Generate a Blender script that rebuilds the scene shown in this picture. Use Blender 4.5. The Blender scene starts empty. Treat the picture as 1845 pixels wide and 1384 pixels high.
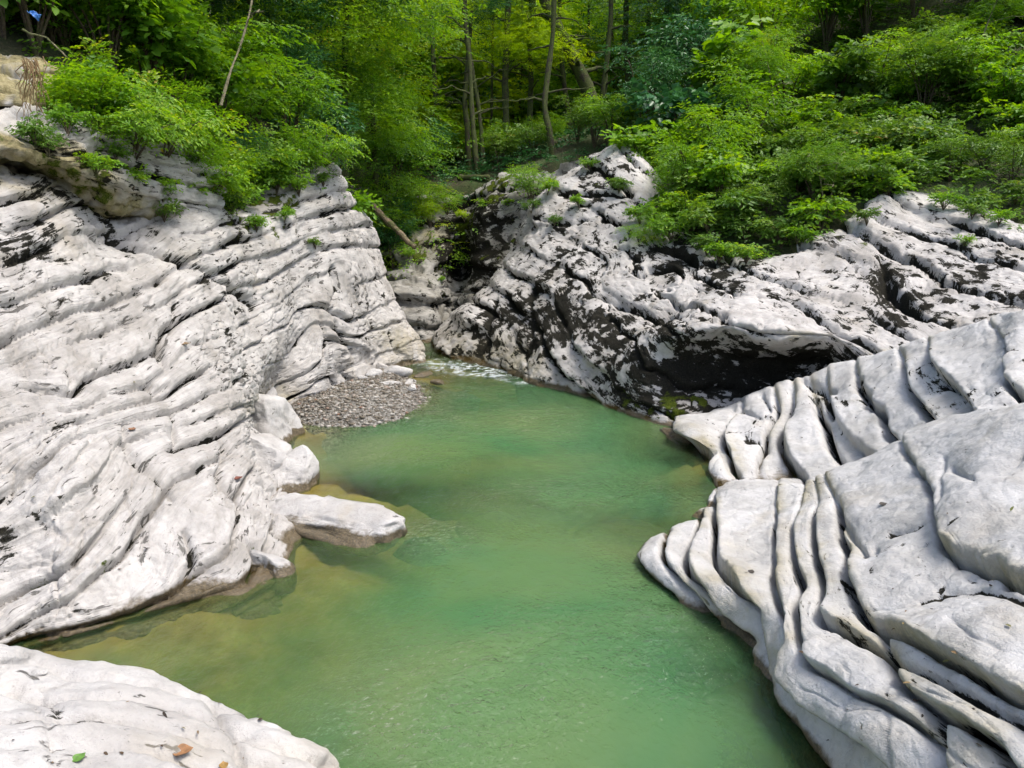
import bpy, math, random
import numpy as np

# ------------------------------------------------------------------ camera, world, sun, exposure
scene = bpy.context.scene
PITCH = math.radians(12.4)
CAM_H = 2.8
FPX = 1420.0                       # focal length in units of a 1845-wide frame
cam_data = bpy.data.cameras.new("camera")
cam_data.sensor_width = 36.0
cam_data.lens = FPX / 1845.0 * 36.0
cam_data.clip_start = 0.05
cam_data.clip_end = 500.0
cam = bpy.data.objects.new("camera", cam_data)
scene.collection.objects.link(cam)
cam.location = (0, 0, CAM_H)
cam.rotation_euler = (math.pi / 2 - PITCH, 0, 0)
scene.camera = cam

SUN_EL, SUN_AZ = math.radians(66), math.radians(112)      # azimuth clockwise from +Y (view direction)
world = bpy.data.worlds.new("World")
scene.world = world
world.use_nodes = True
wn = world.node_tree
bg = wn.nodes["Background"]
sky = wn.nodes.new("ShaderNodeTexSky")
sky.sky_type = 'NISHITA'
sky.sun_disc = False
sky.sun_elevation = SUN_EL
sky.sun_rotation = SUN_AZ
sky.air_density = 1.0
sky.dust_density = 4.0
sky.ozone_density = 1.0
wn.links.new(sky.outputs[0], bg.inputs[0])
bg.inputs[1].default_value = 0.12
sun_data = bpy.data.lights.new("sun", 'SUN')
sun_data.energy = 1.5
sun_data.angle = math.radians(16)
sun_data.color = (1.0, 0.96, 0.9)
sun = bpy.data.objects.new("sun", sun_data)
scene.collection.objects.link(sun)
sd = np.array([math.sin(SUN_AZ) * math.cos(SUN_EL), math.cos(SUN_AZ) * math.cos(SUN_EL), math.sin(SUN_EL)])
from mathutils import Vector
sun.rotation_euler = Vector(sd).to_track_quat('Z', 'Y').to_euler()
scene.view_settings.view_transform = 'Standard'
scene.view_settings.look = 'None'
scene.view_settings.gamma = 1.0
scene.view_settings.exposure = 1.22
scene.cycles.use_denoising = True
scene.cycles.max_bounces = 6
scene.cycles.diffuse_bounces = 3
scene.cycles.glossy_bounces = 2
scene.cycles.transmission_bounces = 3
scene.cycles.adaptive_threshold = 0.03
scene.cycles.transparent_max_bounces = 12

rng = np.random.default_rng(7)
random.seed(7)
COL = scene.collection
CP, SP = math.cos(PITCH), math.sin(PITCH)

# ------------------------------------------------------------------ helpers: view geometry
def ray(px, py):
    a = (np.asarray(px, float) - 922.5) / FPX
    b = (692.0 - np.asarray(py, float)) / FPX
    return np.stack([a, CP + b * SP, -SP + b * CP], -1)

def at(px, py, Y):
    d = ray(px, py)
    t = np.asarray(Y, float) / d[..., 1]
    return np.array([0, 0, CAM_H]) + d * t[..., None]

def water_at(px, py, z=0.0):
    d = ray(px, py)
    t = (z - CAM_H) / d[..., 2]
    return np.array([0, 0, CAM_H]) + d * np.asarray(t)[..., None]

def project(P):
    x = P[..., 0]; y = P[..., 1]; z = P[..., 2] - CAM_H
    dep = np.maximum(y * CP - z * SP, 0.05)
    up = y * SP + z * CP
    return 922.5 + FPX * x / dep, 692.0 - FPX * up / dep, dep

# ------------------------------------------------------------------ helpers: noise
def _hash(ix, iy, iz, seed):
    u = np.uint32
    h = ix.astype(u) * u(374761393) + iy.astype(u) * u(668265263) + iz.astype(u) * u(2147483647) + u((seed * 1274126177) & 0xFFFFFFFF)
    h = (h ^ (h >> u(13))) * u(1274126177)
    h = (h ^ (h >> u(16))) * u(2246822519)
    h = h ^ (h >> u(15))
    return (h & u(0xFFFFFF)).astype(np.float32) * np.float32(1 / 16777215.0)

def vnoise(P, scale, seed=0):
    Q = np.asarray(P, np.float64) * np.asarray(scale, np.float64)
    shp = Q.shape[:-1]
    Q = Q.reshape(-1, 3)
    I = np.floor(Q).astype(np.int32)
    f = (Q - I).astype(np.float32)
    f = f * f * f * (f * (f * 6 - 15) + 10)
    r = 0
    for dx in (0, 1):
        wx = f[:, 0] if dx else 1 - f[:, 0]
        for dy in (0, 1):
            wy = f[:, 1] if dy else 1 - f[:, 1]
            for dz in (0, 1):
                wz = f[:, 2] if dz else 1 - f[:, 2]
                r = r + wx * wy * wz * _hash(I[:, 0] + dx, I[:, 1] + dy, I[:, 2] + dz, seed)
    return (r * 2 - 1).reshape(shp)

def fbm(P, scale, octv=4, seed=0, gain=0.5):
    r, a, s = 0, 1.0, np.asarray(scale, float)
    for o in range(octv):
        r = r + a * vnoise(P, s, seed + o * 17)
        a *= gain
        s = s * 2.03
    return r

def worley(P, scale, seed=0):
    """F1 and F2 of cellular noise."""
    Q = np.asarray(P, np.float64) * np.asarray(scale, np.float64)
    shp = Q.shape[:-1]
    Q = Q.reshape(-1, 3)
    I = np.floor(Q).astype(np.int32)
    Q = Q.astype(np.float32)
    F1 = np.full(len(Q), 9.0, np.float32); F2 = F1.copy(); ID = np.zeros(len(Q), np.float32)
    for dx in (-1, 0, 1):
        for dy in (-1, 0, 1):
            for dz in (-1, 0, 1):
                c = I + (dx, dy, dz)
                hx = _hash(c[:, 0], c[:, 1], c[:, 2], seed); hy = _hash(c[:, 0], c[:, 1], c[:, 2], seed + 1); hz = _hash(c[:, 0], c[:, 1], c[:, 2], seed + 2)
                d = np.sqrt((c[:, 0].astype(np.float32) + hx - Q[:, 0]) ** 2 + (c[:, 1] + hy - Q[:, 1]) ** 2 + (c[:, 2] + hz - Q[:, 2]) ** 2).astype(np.float32)
                closer = d < F1
                F2 = np.where(closer, F1, np.minimum(F2, d))
                ID = np.where(closer, hx, ID)
                F1 = np.where(closer, d, F1)
    return F1.reshape(shp), F2.reshape(shp), ID.reshape(shp)

def sstep(a, b, x):
    t = np.clip((x - a) / (b - a), 0, 1)
    return t * t * (3 - 2 * t)

# ------------------------------------------------------------------ helpers: RBF, lofts, meshes
class RBF:
    def __init__(self, X, v, kind='tps', reg=1e-3):
        X = np.asarray(X, float); v = np.asarray(v, float)
        self.kind = kind; self.X = X
        n = len(X)
        K = self._k(np.linalg.norm(X[:, None] - X[None], axis=-1)) + np.eye(n) * reg
        A = np.hstack([np.ones((n, 1)), X])
        m = A.shape[1]
        M = np.block([[K, A], [A.T, np.zeros((m, m))]])
        sol = np.linalg.lstsq(M, np.concatenate([v, np.zeros(m)]), rcond=None)[0]
        self.w, self.c = sol[:n], sol[n:]
    def _k(self, r):
        if self.kind == 'tps':
            return r * r * np.log(r + 1e-9)
        return -r
    def __call__(self, Q):
        shp = Q.shape[:-1]
        Q = Q.reshape(-1, Q.shape[-1])
        out = np.empty(len(Q))
        for i in range(0, len(Q), 20000):
            q = Q[i:i + 20000]
            r2 = np.maximum((q * q).sum(1)[:, None] + (self.X * self.X).sum(1)[None] - 2 * q @ self.X.T, 1e-12)
            kk = 0.5 * r2 * np.log(r2) if self.kind == 'tps' else -np.sqrt(r2)
            out[i:i + 20000] = kk @ self.w + self.c[0] + q @ self.c[1:]
        return out.reshape(shp)

def cr_resample(C, counts):
    """Catmull-Rom along axis 0, counts samples per segment."""
    C = np.asarray(C, float)
    n = len(C)
    E = np.concatenate([2 * C[:1] - C[1:2], C, 2 * C[-1:] - C[-2:-1]])
    out = []
    for i in range(n - 1):
        p0, p1, p2, p3 = E[i], E[i + 1], E[i + 2], E[i + 3]
        t = (np.arange(counts[i]) / counts[i]).reshape((-1,) + (1,) * (C.ndim - 1))
        out.append(0.5 * (2 * p1 + (p2 - p0) * t + (2 * p0 - 5 * p1 + 4 * p2 - p3) * t ** 2 + (3 * p1 - p0 - 3 * p2 + p3) * t ** 3))
    out.append(C[-1:])
    return np.concatenate(out)

def loft(net, step=2.6, hidden_step=14.0):
    """net R x K x 3 -> dense grid; sampling by size in view."""
    net = np.asarray(net, float)
    x, y, d = project(net)
    vis = (x > -40) & (x < 1885) & (y > -40) & (y < 1424)
    def counts(ax):
        L = np.hypot(np.diff(x, axis=ax), np.diff(y, axis=ax))
        dm = (np.take(d, range(1, d.shape[ax]), ax) + np.take(d, range(d.shape[ax] - 1), ax)) / 2
        L = np.maximum(L, 0.62 * np.linalg.norm(np.diff(net, axis=ax), axis=-1) * FPX / np.maximum(dm, 2.0))
        if ax == 0:
            v = vis[1:] | vis[:-1]
            L = np.where(v, L / step, L / hidden_step).max(axis=1)
        else:
            v = vis[:, 1:] | vis[:, :-1]
            L = np.where(v, L / step, L / hidden_step)
            L = np.sort(L, axis=0)[int(len(net) * 0.75)]
        return np.clip(np.ceil(L), 3, 90).astype(int)
    cu, cv = counts(0), counts(1)
    G = cr_resample(net, cu)
    G = np.swapaxes(cr_resample(np.swapaxes(G, 0, 1), cv), 0, 1)
    vpar = np.concatenate([i + np.arange(c) / c for i, c in enumerate(cv)] + [[float(len(cv))]])
    return G, vpar

def grid_normals(G):
    du = np.gradient(G, axis=0); dv = np.gradient(G, axis=1)
    N = np.cross(du, dv)
    N /= np.linalg.norm(N, axis=-1, keepdims=True) + 1e-12
    return N

def new_mesh(name, V, F, smooth=True, attrs=None, uv=None):
    """V n x 3, F m x k uniform polygons."""
    me = bpy.data.meshes.new(name)
    V = np.ascontiguousarray(V, np.float32); F = np.ascontiguousarray(F, np.int32)
    me.vertices.add(len(V)); me.vertices.foreach_set("co", V.ravel())
    k = F.shape[1]
    me.loops.add(F.size); me.loops.foreach_set("vertex_index", F.ravel())
    me.polygons.add(len(F)); me.polygons.foreach_set("loop_start", np.arange(0, F.size, k, dtype=np.int32))
    if smooth:
        me.polygons.foreach_set("use_smooth", np.ones(len(F), bool))
    for nm, arr in (attrs or {}).items():
        a = me.attributes.new(nm, 'FLOAT', 'POINT')
        a.data.foreach_set("value", np.ascontiguousarray(arr, np.float32).ravel())
    me.update(calc_edges=True)
    me.validate()
    return me

def link(name, me, mat=None, parent=None):
    o = bpy.data.objects.new(name, me)
    COL.objects.link(o)
    if mat is not None and me is not None and len(me.materials) == 0:
        me.materials.append(mat)
    if parent is not None:
        o.parent = parent
    return o

def tag(o, label=None, cat=None, group=None, kind=None):
    if label: o["label"] = label
    if cat: o["category"] = cat
    if group: o["group"] = group
    if kind: o["kind"] = kind
    return o

def empty(name, loc=(0, 0, 0)):
    o = bpy.data.objects.new(name, None)
    COL.objects.link(o)
    o.location = loc
    o.empty_display_size = 0.2
    return o

def grid_faces(nu, nv, flip=False):
    i = np.arange(nu * nv).reshape(nu, nv)
    a, b, c, d = i[:-1, :-1], i[1:, :-1], i[1:, 1:], i[:-1, 1:]
    F = np.stack([a, b, c, d] if not flip else [a, d, c, b], -1)
    return F.reshape(-1, 4)

def islands(F, least):
    """split faces into connected pieces; pieces under `least` faces stay with the biggest one"""
    used, inv = np.unique(F, return_inverse=True)
    F2 = inv.reshape(F.shape)
    lab = np.arange(len(used))
    while True:
        m_ = lab[F2].min(1)
        new = lab.copy()
        for c in range(F2.shape[1]):
            np.minimum.at(new, F2[:, c], m_)
        new = new[new]; new = new[new]; new = new[new]
        if (new == lab).all(): break
        lab = new
    fl = lab[F2[:, 0]]
    ids, cnt = np.unique(fl, return_counts=True)
    big = ids[np.argmax(cnt)]
    keep = ids[(cnt >= least)]
    fl = np.where(np.isin(fl, keep), fl, big)
    return [F[fl == i] for i in np.unique(fl)]

# ------------------------------------------------------------------ materials
def mat_new(name):
    m = bpy.data.materials.new(name)
    m.use_nodes = True
    nt = m.node_tree
    return m, nt, nt.nodes["Principled BSDF"]

def node(nt, typ, **kw):
    n = nt.nodes.new(typ)
    for k, v in kw.items():
        setattr(n, k, v)
    return n

def noise_node(nt, vec, scale, detail=4, rough=0.55, dist=0.0):
    n = node(nt, "ShaderNodeTexNoise")
    n.inputs["Scale"].default_value = scale
    n.inputs["Detail"].default_value = detail
    n.inputs["Roughness"].default_value = rough
    n.inputs["Distortion"].default_value = dist
    nt.links.new(vec, n.inputs["Vector"])
    return n.outputs["Fac"]

def ramp(nt, fac, stops):
    r = node(nt, "ShaderNodeValToRGB")
    el = r.color_ramp.elements
    while len(el) < len(stops):
        el.new(0.5)
    for e, (p, c) in zip(el, stops):
        e.position = p
        e.color = tuple(c) + (1,) if len(c) == 3 else c
    nt.links.new(fac, r.inputs[0])
    return r.outputs[0]

def mixc(nt, fac, a, b):
    m = node(nt, "ShaderNodeMix", data_type='RGBA')
    for s, v in ((0, fac), (6, a), (7, b)):
        if isinstance(v, (int, float)):
            m.inputs[s].default_value = v
        elif isinstance(v, tuple):
            m.inputs[s].default_value = v + (1,) if len(v) == 3 else v
        else:
            nt.links.new(v, m.inputs[s])
    return m.outputs[2]

def mathn(nt, op, a, b=None, clamp=False):
    m = node(nt, "ShaderNodeMath", operation=op, use_clamp=clamp)
    for i, v in enumerate((a, b)):
        if v is None: continue
        if isinstance(v, (int, float)):
            m.inputs[i].default_value = v
        else:
            nt.links.new(v, m.inputs[i])
    return m.outputs[0]

def attr(nt, name):
    a = node(nt, "ShaderNodeAttribute", attribute_name=name)
    return a.outputs["Fac"]

def limestone(name, tone=(0.455, 0.437, 0.415), tone2=(0.33, 0.312, 0.285), bump=0.6, nick=(0.62, 5.0, 0.42)):
    m, nt, p = mat_new(name)
    geo = node(nt, "ShaderNodeNewGeometry")
    pos = geo.outputs["Position"]
    n1 = noise_node(nt, pos, 1.6, 4, 0.6)
    col = ramp(nt, n1, [(0.35, tone2), (0.52, tone), (0.75, tuple(min(1, c * 1.1) for c in tone))])
    n5 = noise_node(nt, pos, 4.6, 5, 0.68, 0.5)
    col = mixc(nt, ramp(nt, n5, [(0.47, (0, 0, 0)), (0.72, (0.55,) * 3)]), col, tuple(c * 0.72 for c in tone2))
    # fine grey mottling and small pits
    n2 = noise_node(nt, pos, 17, 5, 0.7)
    col = mixc(nt, ramp(nt, n2, [(0.52, (0, 0, 0)), (0.75, (0.45,) * 3)]), col, (0.24, 0.23, 0.215))
    n3 = noise_node(nt, pos, 55, 3, 0.7, 0.6)
    pits = ramp(nt, n3, [(0.66, (0, 0, 0)), (0.72, (1,) * 3)])
    col = mixc(nt, mathn(nt, 'MULTIPLY', pits, 0.55), col, (0.08, 0.075, 0.07))
    # nicks and laminae that follow the bedding
    sx = node(nt, "ShaderNodeSeparateXYZ"); nt.links.new(pos, sx.inputs[0])
    def bedvec(a, bz):
        cv = node(nt, "ShaderNodeCombineXYZ")
        nt.links.new(mathn(nt, 'MULTIPLY', sx.outputs[0], a), cv.inputs[0]); nt.links.new(mathn(nt, 'MULTIPLY', sx.outputs[1], a), cv.inputs[1])
        nt.links.new(mathn(nt, 'ADD', mathn(nt, 'MULTIPLY', attr(nt, "bed"), bz), mathn(nt, 'MULTIPLY', sx.outputs[2], a * 0.35)), cv.inputs[2])
        return cv.outputs[0]
    nk = noise_node(nt, bedvec(5.0, nick[1]), 1.0, 4, 0.62, 0.7)
    nkm = noise_node(nt, pos, 1.1, 3, 0.5)
    nks = mathn(nt, 'ADD', nk, mathn(nt, 'MULTIPLY', mathn(nt, 'SUBTRACT', nkm, 0.5), 0.35))
    nickf = ramp(nt, nks, [(nick[0], (0, 0, 0)), (nick[0] + 0.035, (1,) * 3)])
    col = mixc(nt, mathn(nt, 'MULTIPLY', nickf, 0.85), col, (0.035, 0.032, 0.026))
    lamn = noise_node(nt, bedvec(2.2, nick[1] * 2.2), 1.0, 4, 0.6, 0.3)
    col = mixc(nt, ramp(nt, lamn, [(0.42, (0, 0, 0)), (0.7, (nick[2],) * 3)]), col, tuple(c * 0.62 for c in tone2))
    # ochre staining
    n4 = noise_node(nt, pos, 0.9, 3, 0.65, 0.8)
    st = ramp(nt, n4, [(0.58, (0, 0, 0)), (0.72, (0.35,) * 3)])
    col = mixc(nt, st, col, (0.36, 0.31, 0.22))
    # olive seepage and painted olive shade, attribute
    sa = attr(nt, "stain_shade")
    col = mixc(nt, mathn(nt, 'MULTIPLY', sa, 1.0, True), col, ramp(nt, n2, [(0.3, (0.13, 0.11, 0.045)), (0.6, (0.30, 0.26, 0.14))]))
    # moss
    nm = noise_node(nt, pos, 60, 4, 0.7)
    mossc = ramp(nt, nm, [(0.3, (0.018, 0.03, 0.004)), (0.5, (0.055, 0.075, 0.012)), (0.7, (0.13, 0.15, 0.025))])
    ma = attr(nt, "moss")
    mfac = ramp(nt, mathn(nt, 'ADD', ma, mathn(nt, 'MULTIPLY', mathn(nt, 'SUBTRACT', n2, 0.5), 0.9)), [(0.45, (0, 0, 0)), (0.6, (1,) * 3)])
    # black lichen and shade painted into the joints
    la = attr(nt, "lichen")
    ln = noise_node(nt, pos, 30, 5, 0.78)
    lb = noise_node(nt, bedvec(3.6, 9.0), 1.0, 5, 0.7, 0.4)
    lsum = mathn(nt, 'ADD', la, mathn(nt, 'ADD', mathn(nt, 'MULTIPLY', mathn(nt, 'SUBTRACT', ln, 0.5), 0.9), mathn(nt, 'MULTIPLY', mathn(nt, 'SUBTRACT', lb, 0.5), 2.1)))
    lfac = ramp(nt, lsum, [(0.36, (0, 0, 0)), (0.46, (0.28,) * 3), (0.50, (0.85,) * 3), (0.58, (0.98,) * 3)])
    lcol = ramp(nt, nm, [(0.35, (0.006, 0.006, 0.005)), (0.62, (0.022, 0.021, 0.015)), (0.75, (0.06, 0.058, 0.04))])
    col = mixc(nt, lfac, col, lcol)
    col = mixc(nt, mfac, col, mossc)
    # wet brown algae band at the waterline
    wa = attr(nt, "wet")
    wn_ = mathn(nt, 'ADD', wa, mathn(nt, 'MULTIPLY', mathn(nt, 'SUBTRACT', n2, 0.5), 0.8), True)
    wf = ramp(nt, wn_, [(0.35, (0, 0, 0)), (0.7, (0.9,) * 3)])
    col = mixc(nt, wf, col, ramp(nt, nm, [(0.3, (0.025, 0.018, 0.006)), (0.55, (0.09, 0.062, 0.022)), (0.75, (0.20, 0.15, 0.075))]))
    nt.links.new(col, p.inputs["Base Color"])
    rgh = mathn(nt, 'SUBTRACT', 0.85, mathn(nt, 'MULTIPLY', wf, 0.5))
    nt.links.new(rgh, p.inputs["Roughness"])
    nt.links.new(mathn(nt, 'MULTIPLY', mathn(nt, 'SUBTRACT', 1.0, mathn(nt, 'MAXIMUM', lfac, mfac)), 0.3), p.inputs["Specular IOR Level"])
    b = node(nt, "ShaderNodeBump")
    b.inputs["Strength"].default_value = bump
    b.inputs["Distance"].default_value = 0.03
    hb = mathn(nt, 'ADD', noise_node(nt, pos, 22, 5, 0.7), mathn(nt, 'ADD', mathn(nt, 'MULTIPLY', lamn, 2.6 * nick[2]), mathn(nt, 'MULTIPLY', nickf, -0.5)))
    hb = mathn(nt, 'ADD', hb, mathn(nt, 'MULTIPLY', mathn(nt, 'MULTIPLY', mathn(nt, 'MAXIMUM', ma, la), nm), 1.2))
    nt.links.new(hb, b.inputs["Height"])
    nt.links.new(b.outputs[0], p.inputs["Normal"])
    return m

M_LIME = limestone("white_limestone")
M_LIME_SMOOTH = limestone("water_worn_limestone", (0.49, 0.485, 0.475), (0.39, 0.383, 0.365), 0.6, (0.685, 4.0, 0.14))
M_LIME_NEAR = limestone("pitted_limestone", (0.45, 0.437, 0.42), (0.35, 0.335, 0.315), 0.6, (0.655, 2.5, 0.10))
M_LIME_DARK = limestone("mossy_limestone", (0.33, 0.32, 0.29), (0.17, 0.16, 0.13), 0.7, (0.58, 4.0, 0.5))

# ------------------------------------------------------------------ rock builder
def ribs_net(ribs, under, back):
    """ribs: list of [W, 7 points]; W=(px,py) on the water or (px,py,Y). under/back: list of world offsets."""
    net = []
    for r in ribs:
        pts = []
        for q in r:
            pts.append(water_at(*q) if len(q) == 2 else at(*q))
        pts = [pts[0] + np.array(o) for o in under] + pts + [pts[-1] + np.array(o) for o in back]
        net.append(pts)
    return np.array(net)

def densify(line, step=12.0):
    line = np.asarray(line, float)
    out = [line[:1]]
    for a, b in zip(line[:-1], line[1:]):
        n = max(1, int(np.hypot(*(b - a)) / step))
        t = (np.arange(1, n + 1) / n)[:, None]
        out.append(a + (b - a) * t)
    return np.concatenate(out)

def line_dist(X, Y, line):
    line = np.asarray(line, float)
    d = np.full(X.shape, 1e9)
    for (ax, ay), (bx, by) in zip(line[:-1], line[1:]):
        vx, vy = bx - ax, by - ay
        t = np.clip(((X - ax) * vx + (Y - ay) * vy) / (vx * vx + vy * vy + 1e-9), 0, 1)
        d = np.minimum(d, np.hypot(X - ax - t * vx, Y - ay - t * vy))
    return d

def blob(X, Y, lst):
    r = np.zeros(X.shape)
    for (cx, cy, rx, ry, ang, st) in lst:
        ca, sa = math.cos(math.radians(ang)), math.sin(math.radians(ang))
        u = ((X - cx) * ca + (Y - cy) * sa) / rx
        v = (-(X - cx) * sa + (Y - cy) * ca) / ry
        r = np.maximum(r, st * np.exp(-(u * u + v * v) ** 1.5))
    return r

def rock(name, label, net, lines, out_dir, mat, seed=1, step=2.6, main=(0.07, 0.10, 0.05), lam=(0.012, 5.0), lam_blobs=None, lam_base=0.35,
         lump=(0.06, 1.3), riser_shade=0.0, cell=None, cracks=(), lichen=None, lichen_base=-0.2, moss=None, moss_base=-0.5, stain_shade=None, wet=True, fine=0.012,
         crack_lichen_shade=0.7, crack_moss=0.0, min_layer=400, straight=0.12, gapd=0.05, beta=0.4, jb=0.35, lamdark=0.0, bed_off=None, fade_top=None):
    G, vpar = loft(net, step)
    N = grid_normals(G)
    if np.sum(N * np.asarray(out_dir)) < 0:
        N = -N
        flip = True
    else:
        flip = False
    # smooth normals so that displacement stays orderly
    for _ in range(6):
        N[1:-1] = (N[1:-1] * 2 + N[:-2] + N[2:]) / 4
        N[:, 1:-1] = (N[:, 1:-1] * 2 + N[:, :-2] + N[:, 2:]) / 4
    N /= np.linalg.norm(N, axis=-1, keepdims=True)
    X, Y, D = project(G)
    # bedding coordinate fitted to the traced bed joints
    C, S = [], []
    for val, ln in lines:
        q = densify(ln, 26)
        C.append(q); S.append(np.full(len(q), val))
    C = np.concatenate(C) / 400.0; S = np.concatenate(S)
    rbf = RBF(C, S, 'tps', 2e-4)
    XY = np.stack([np.clip(X, -500, 2500), np.clip(Y, -300, 1800)], -1) / 400.0
    s = rbf(XY)
    warp = fbm(G, 1.7, 4, seed) * straight + fbm(G, 7, 3, seed + 9) * straight * 0.25
    s = s + warp
    # metric gradient of s
    gu = np.linalg.norm(np.gradient(G, axis=0), axis=-1); gv = np.linalg.norm(np.gradient(G, axis=1), axis=-1)
    gs = np.sqrt((np.gradient(s, axis=0) / (gu + 1e-4)) ** 2 + (np.gradient(s, axis=1) / (gv + 1e-4)) ** 2)
    gs = np.clip(gs, 0.4, 12)
    k = np.round(s)
    fr = s - np.floor(s)
    dist = np.abs(s - k) / gs                                 # metres from the nearest joint
    pitch = (np.abs(np.gradient(s, axis=0)) + np.abs(np.gradient(s, axis=1))) / gs     # grid spacing across the joint
    wg = np.maximum(0.018, 1.2 * pitch)
    kk = np.stack([k * 3.7, k * 1.3, k * 0 + seed], -1)
    jr = _hash(k.astype(np.int64), k.astype(np.int64) * 0 + 3, k.astype(np.int64) * 0, seed)
    jn = vnoise(G + kk, 1.1, seed + 5) + 0.5 * vnoise(G + kk, 3.1, seed + 6)
    jamp = np.clip(jb + 0.7 * jr + 0.8 * jn, 0.05 + 0.4 * jb, 1.5)
    if fade_top:      # joints close up towards the crest
        fade = (1 - sstep(fade_top[0], fade_top[1], vpar))[None, :] * np.ones(s.shape)
        if len(fade_top) > 2: fade = fade * (1 - np.clip(blob(X, Y, fade_top[2]) * 1.3, 0, 1))
        jamp = jamp * (0.12 + 0.88 * fade)
    else:
        fade = np.ones(s.shape)
    A, R, B = main
    bw = 1.0 / gs                                             # bed thickness on the surface, metres
    for _ in range(8):
        bw[1:-1] = (bw[1:-1] * 2 + bw[:-2] + bw[2:]) / 4
        bw[:, 1:-1] = (bw[:, 1:-1] * 2 + bw[:, :-2] + bw[:, 2:]) / 4
    R = np.minimum(R, 0.5 * bw); A = np.minimum(A, 0.30 * bw)
    B = np.minimum(B, beta * bw) * np.clip(0.65 + 0.9 * vnoise(G, 0.9, seed + 12), 0.15, 1.3) * (0.25 + 0.75 * fade)
    sh = np.clip(dist / np.maximum(np.where(fr < 0.5, R, R * 0.35), 1.5 * pitch), 0, 1)
    disp = -A * jamp * (1 - np.sqrt(1 - (1 - sh) ** 2 + 1e-9))
    gap = np.exp(-(dist / wg) ** 2) * jamp
    disp -= gapd * gap
    edge = 0.5 - fr
    disp += B * edge * sstep(0, 1, dist / np.maximum(0.03, 2.4 * pitch))
    disp += (_hash(np.floor(s).astype(np.int64), k.astype(np.int64) * 0, k.astype(np.int64) * 0, seed + 3) - 0.5) * B * 0.7 * sstep(0, 1, dist / np.maximum(0.05, 2.6 * pitch))
    if bed_off:
        fs = np.floor(s)
        for kb, ov in bed_off.items():
            disp += np.where(fs == kb, ov, 0) * fade * sstep(0, 1, dist / np.maximum(0.04, 2 * pitch))
    # laminae
    la, lf = lam
    lm = np.clip(lam_base + 0.55 * vnoise(G, 0.9, seed + 20) + (blob(X, Y, lam_blobs) if lam_blobs else 0), 0, 1.3)
    for f2, a2 in ((1.0, 1.0), (2.3, 0.5)):
        q = s * lf * f2 + fbm(G, 2.6, 3, seed + 31) * 0.6
        fl = np.floor(q); qf = q - fl
        lh = _hash(fl.astype(np.int64), (fl * 0).astype(np.int64), (fl * 0).astype(np.int64), seed + 8)
        brk = sstep(-0.25, 0.25, vnoise(G + np.stack([fl * 2.1, fl * 0.7, fl * 0], -1), 2.3, seed + 40))
        prof = 1 - np.clip(np.abs(2 * qf - 1), 0, 1) ** 9
        if f2 == 1.0: lamg = np.clip((np.abs(2 * qf - 1) - 0.80) / 0.2, 0, 1) * brk * np.clip(lm, 0, 1)
        disp += la * a2 * lm * np.clip(1.6 - 4.5 * pitch * gs * lf * f2, 0, 1) * ((prof - 1) * 1.6 * brk + (lh - 0.5) * 1.2 * brk)
    # lumps
    disp += lump[0] * fbm(G, lump[1], 4, seed + 50)
    disp += fine * fbm(G, 12, 2, seed + 60, 0.6)
    crk = np.zeros(X.shape)
    if cell:
        ca, cs, cz, cw = cell
        Wp = G + 0.12 * np.stack([fbm(G, 2.5, 2, seed + 70), fbm(G, 2.5, 2, seed + 71), fbm(G, 2.5, 2, seed + 72)], -1)
        Wp[..., 2] = s * cz + 0.1 * fbm(G, 3, 2, seed + 75)
        F1, F2, ID = worley(Wp, (cs, cs, 1.0), seed + 73)
        e = F2 - F1
        cm = sstep(-0.2, 0.35, vnoise(G, 1.2, seed + 74))
        disp += ca * (ID - 0.5) * 1.2 * sstep(0, 0.25, e) - ca * 0.9 * (1 - sstep(0, cw, e)) * cm
        crk = np.maximum(crk, (1 - sstep(0, cw * 0.6, e)) * cm * 0.6)
        Wp[..., 2] *= 1.4
        F1, F2, ID = worley(Wp, (cs * 3.1, cs * 2.6, 1.6), seed + 76)
        e = F2 - F1
        cm2 = sstep(-0.1, 0.4, vnoise(G, 1.6, seed + 77))
        disp += ca * 0.30 * (ID - 0.5) * sstep(0, 0.3, e) * (0.3 + 0.7 * cm2) - ca * 0.35 * (1 - sstep(0, cw * 1.6, e)) * cm2
    for (ln, wd, dp) in cracks:
        wob = 7 * vnoise(G, 5, seed + 80)
        d = np.abs(line_dist(X, Y, ln) + np.minimum(wob * 0.6, 3)) * D / FPX
        disp -= dp * np.exp(-(d / wd) ** 2) + dp * 0.5 * np.exp(-(d / (wd * 4)) ** 2)
        crk = np.maximum(crk, np.exp(-(d / (wd * 0.9)) ** 2))
    V = G + N * disp[..., None]
    # growth, stains, and shade painted into joints and steep bed edges
    rag = fbm(V, 7, 2, seed + 90, 0.6) * 1.2
    li = lichen_base + 0.33 * rag + 0.45 * vnoise(V, 1.9, seed + 91) * 0.5
    if lichen: li = li + blob(X, Y, lichen)
    li = li + lamdark * lamg
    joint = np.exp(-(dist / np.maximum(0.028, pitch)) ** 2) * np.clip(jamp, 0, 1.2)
    li = li + crack_lichen_shade * np.maximum(joint * (0.6 + 0.6 * jn), crk * 0.8)  # lichen in the cracks, strengthened to paint their shade dark
    mo = moss_base + 0.3 * rag + 0.35 * vnoise(V, 2.3, seed + 93) + crack_moss * joint
    if moss: mo = mo + blob(X, Y, moss)
    stn = np.zeros(X.shape)
    if stain_shade: stn = blob(X, Y, stain_shade) * (0.8 + 0.5 * rag)
    if riser_shade:      # olive algae tone that also paints shade on each bed's steep edge
        stn = np.maximum(stn, riser_shade * np.exp(-(fr * bw / 0.09) ** 2) * np.clip(0.55 + 0.9 * vnoise(V, 1.4, seed + 97) + 0.4 * rag, 0, 1.2))
    we = np.zeros(X.shape)
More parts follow.
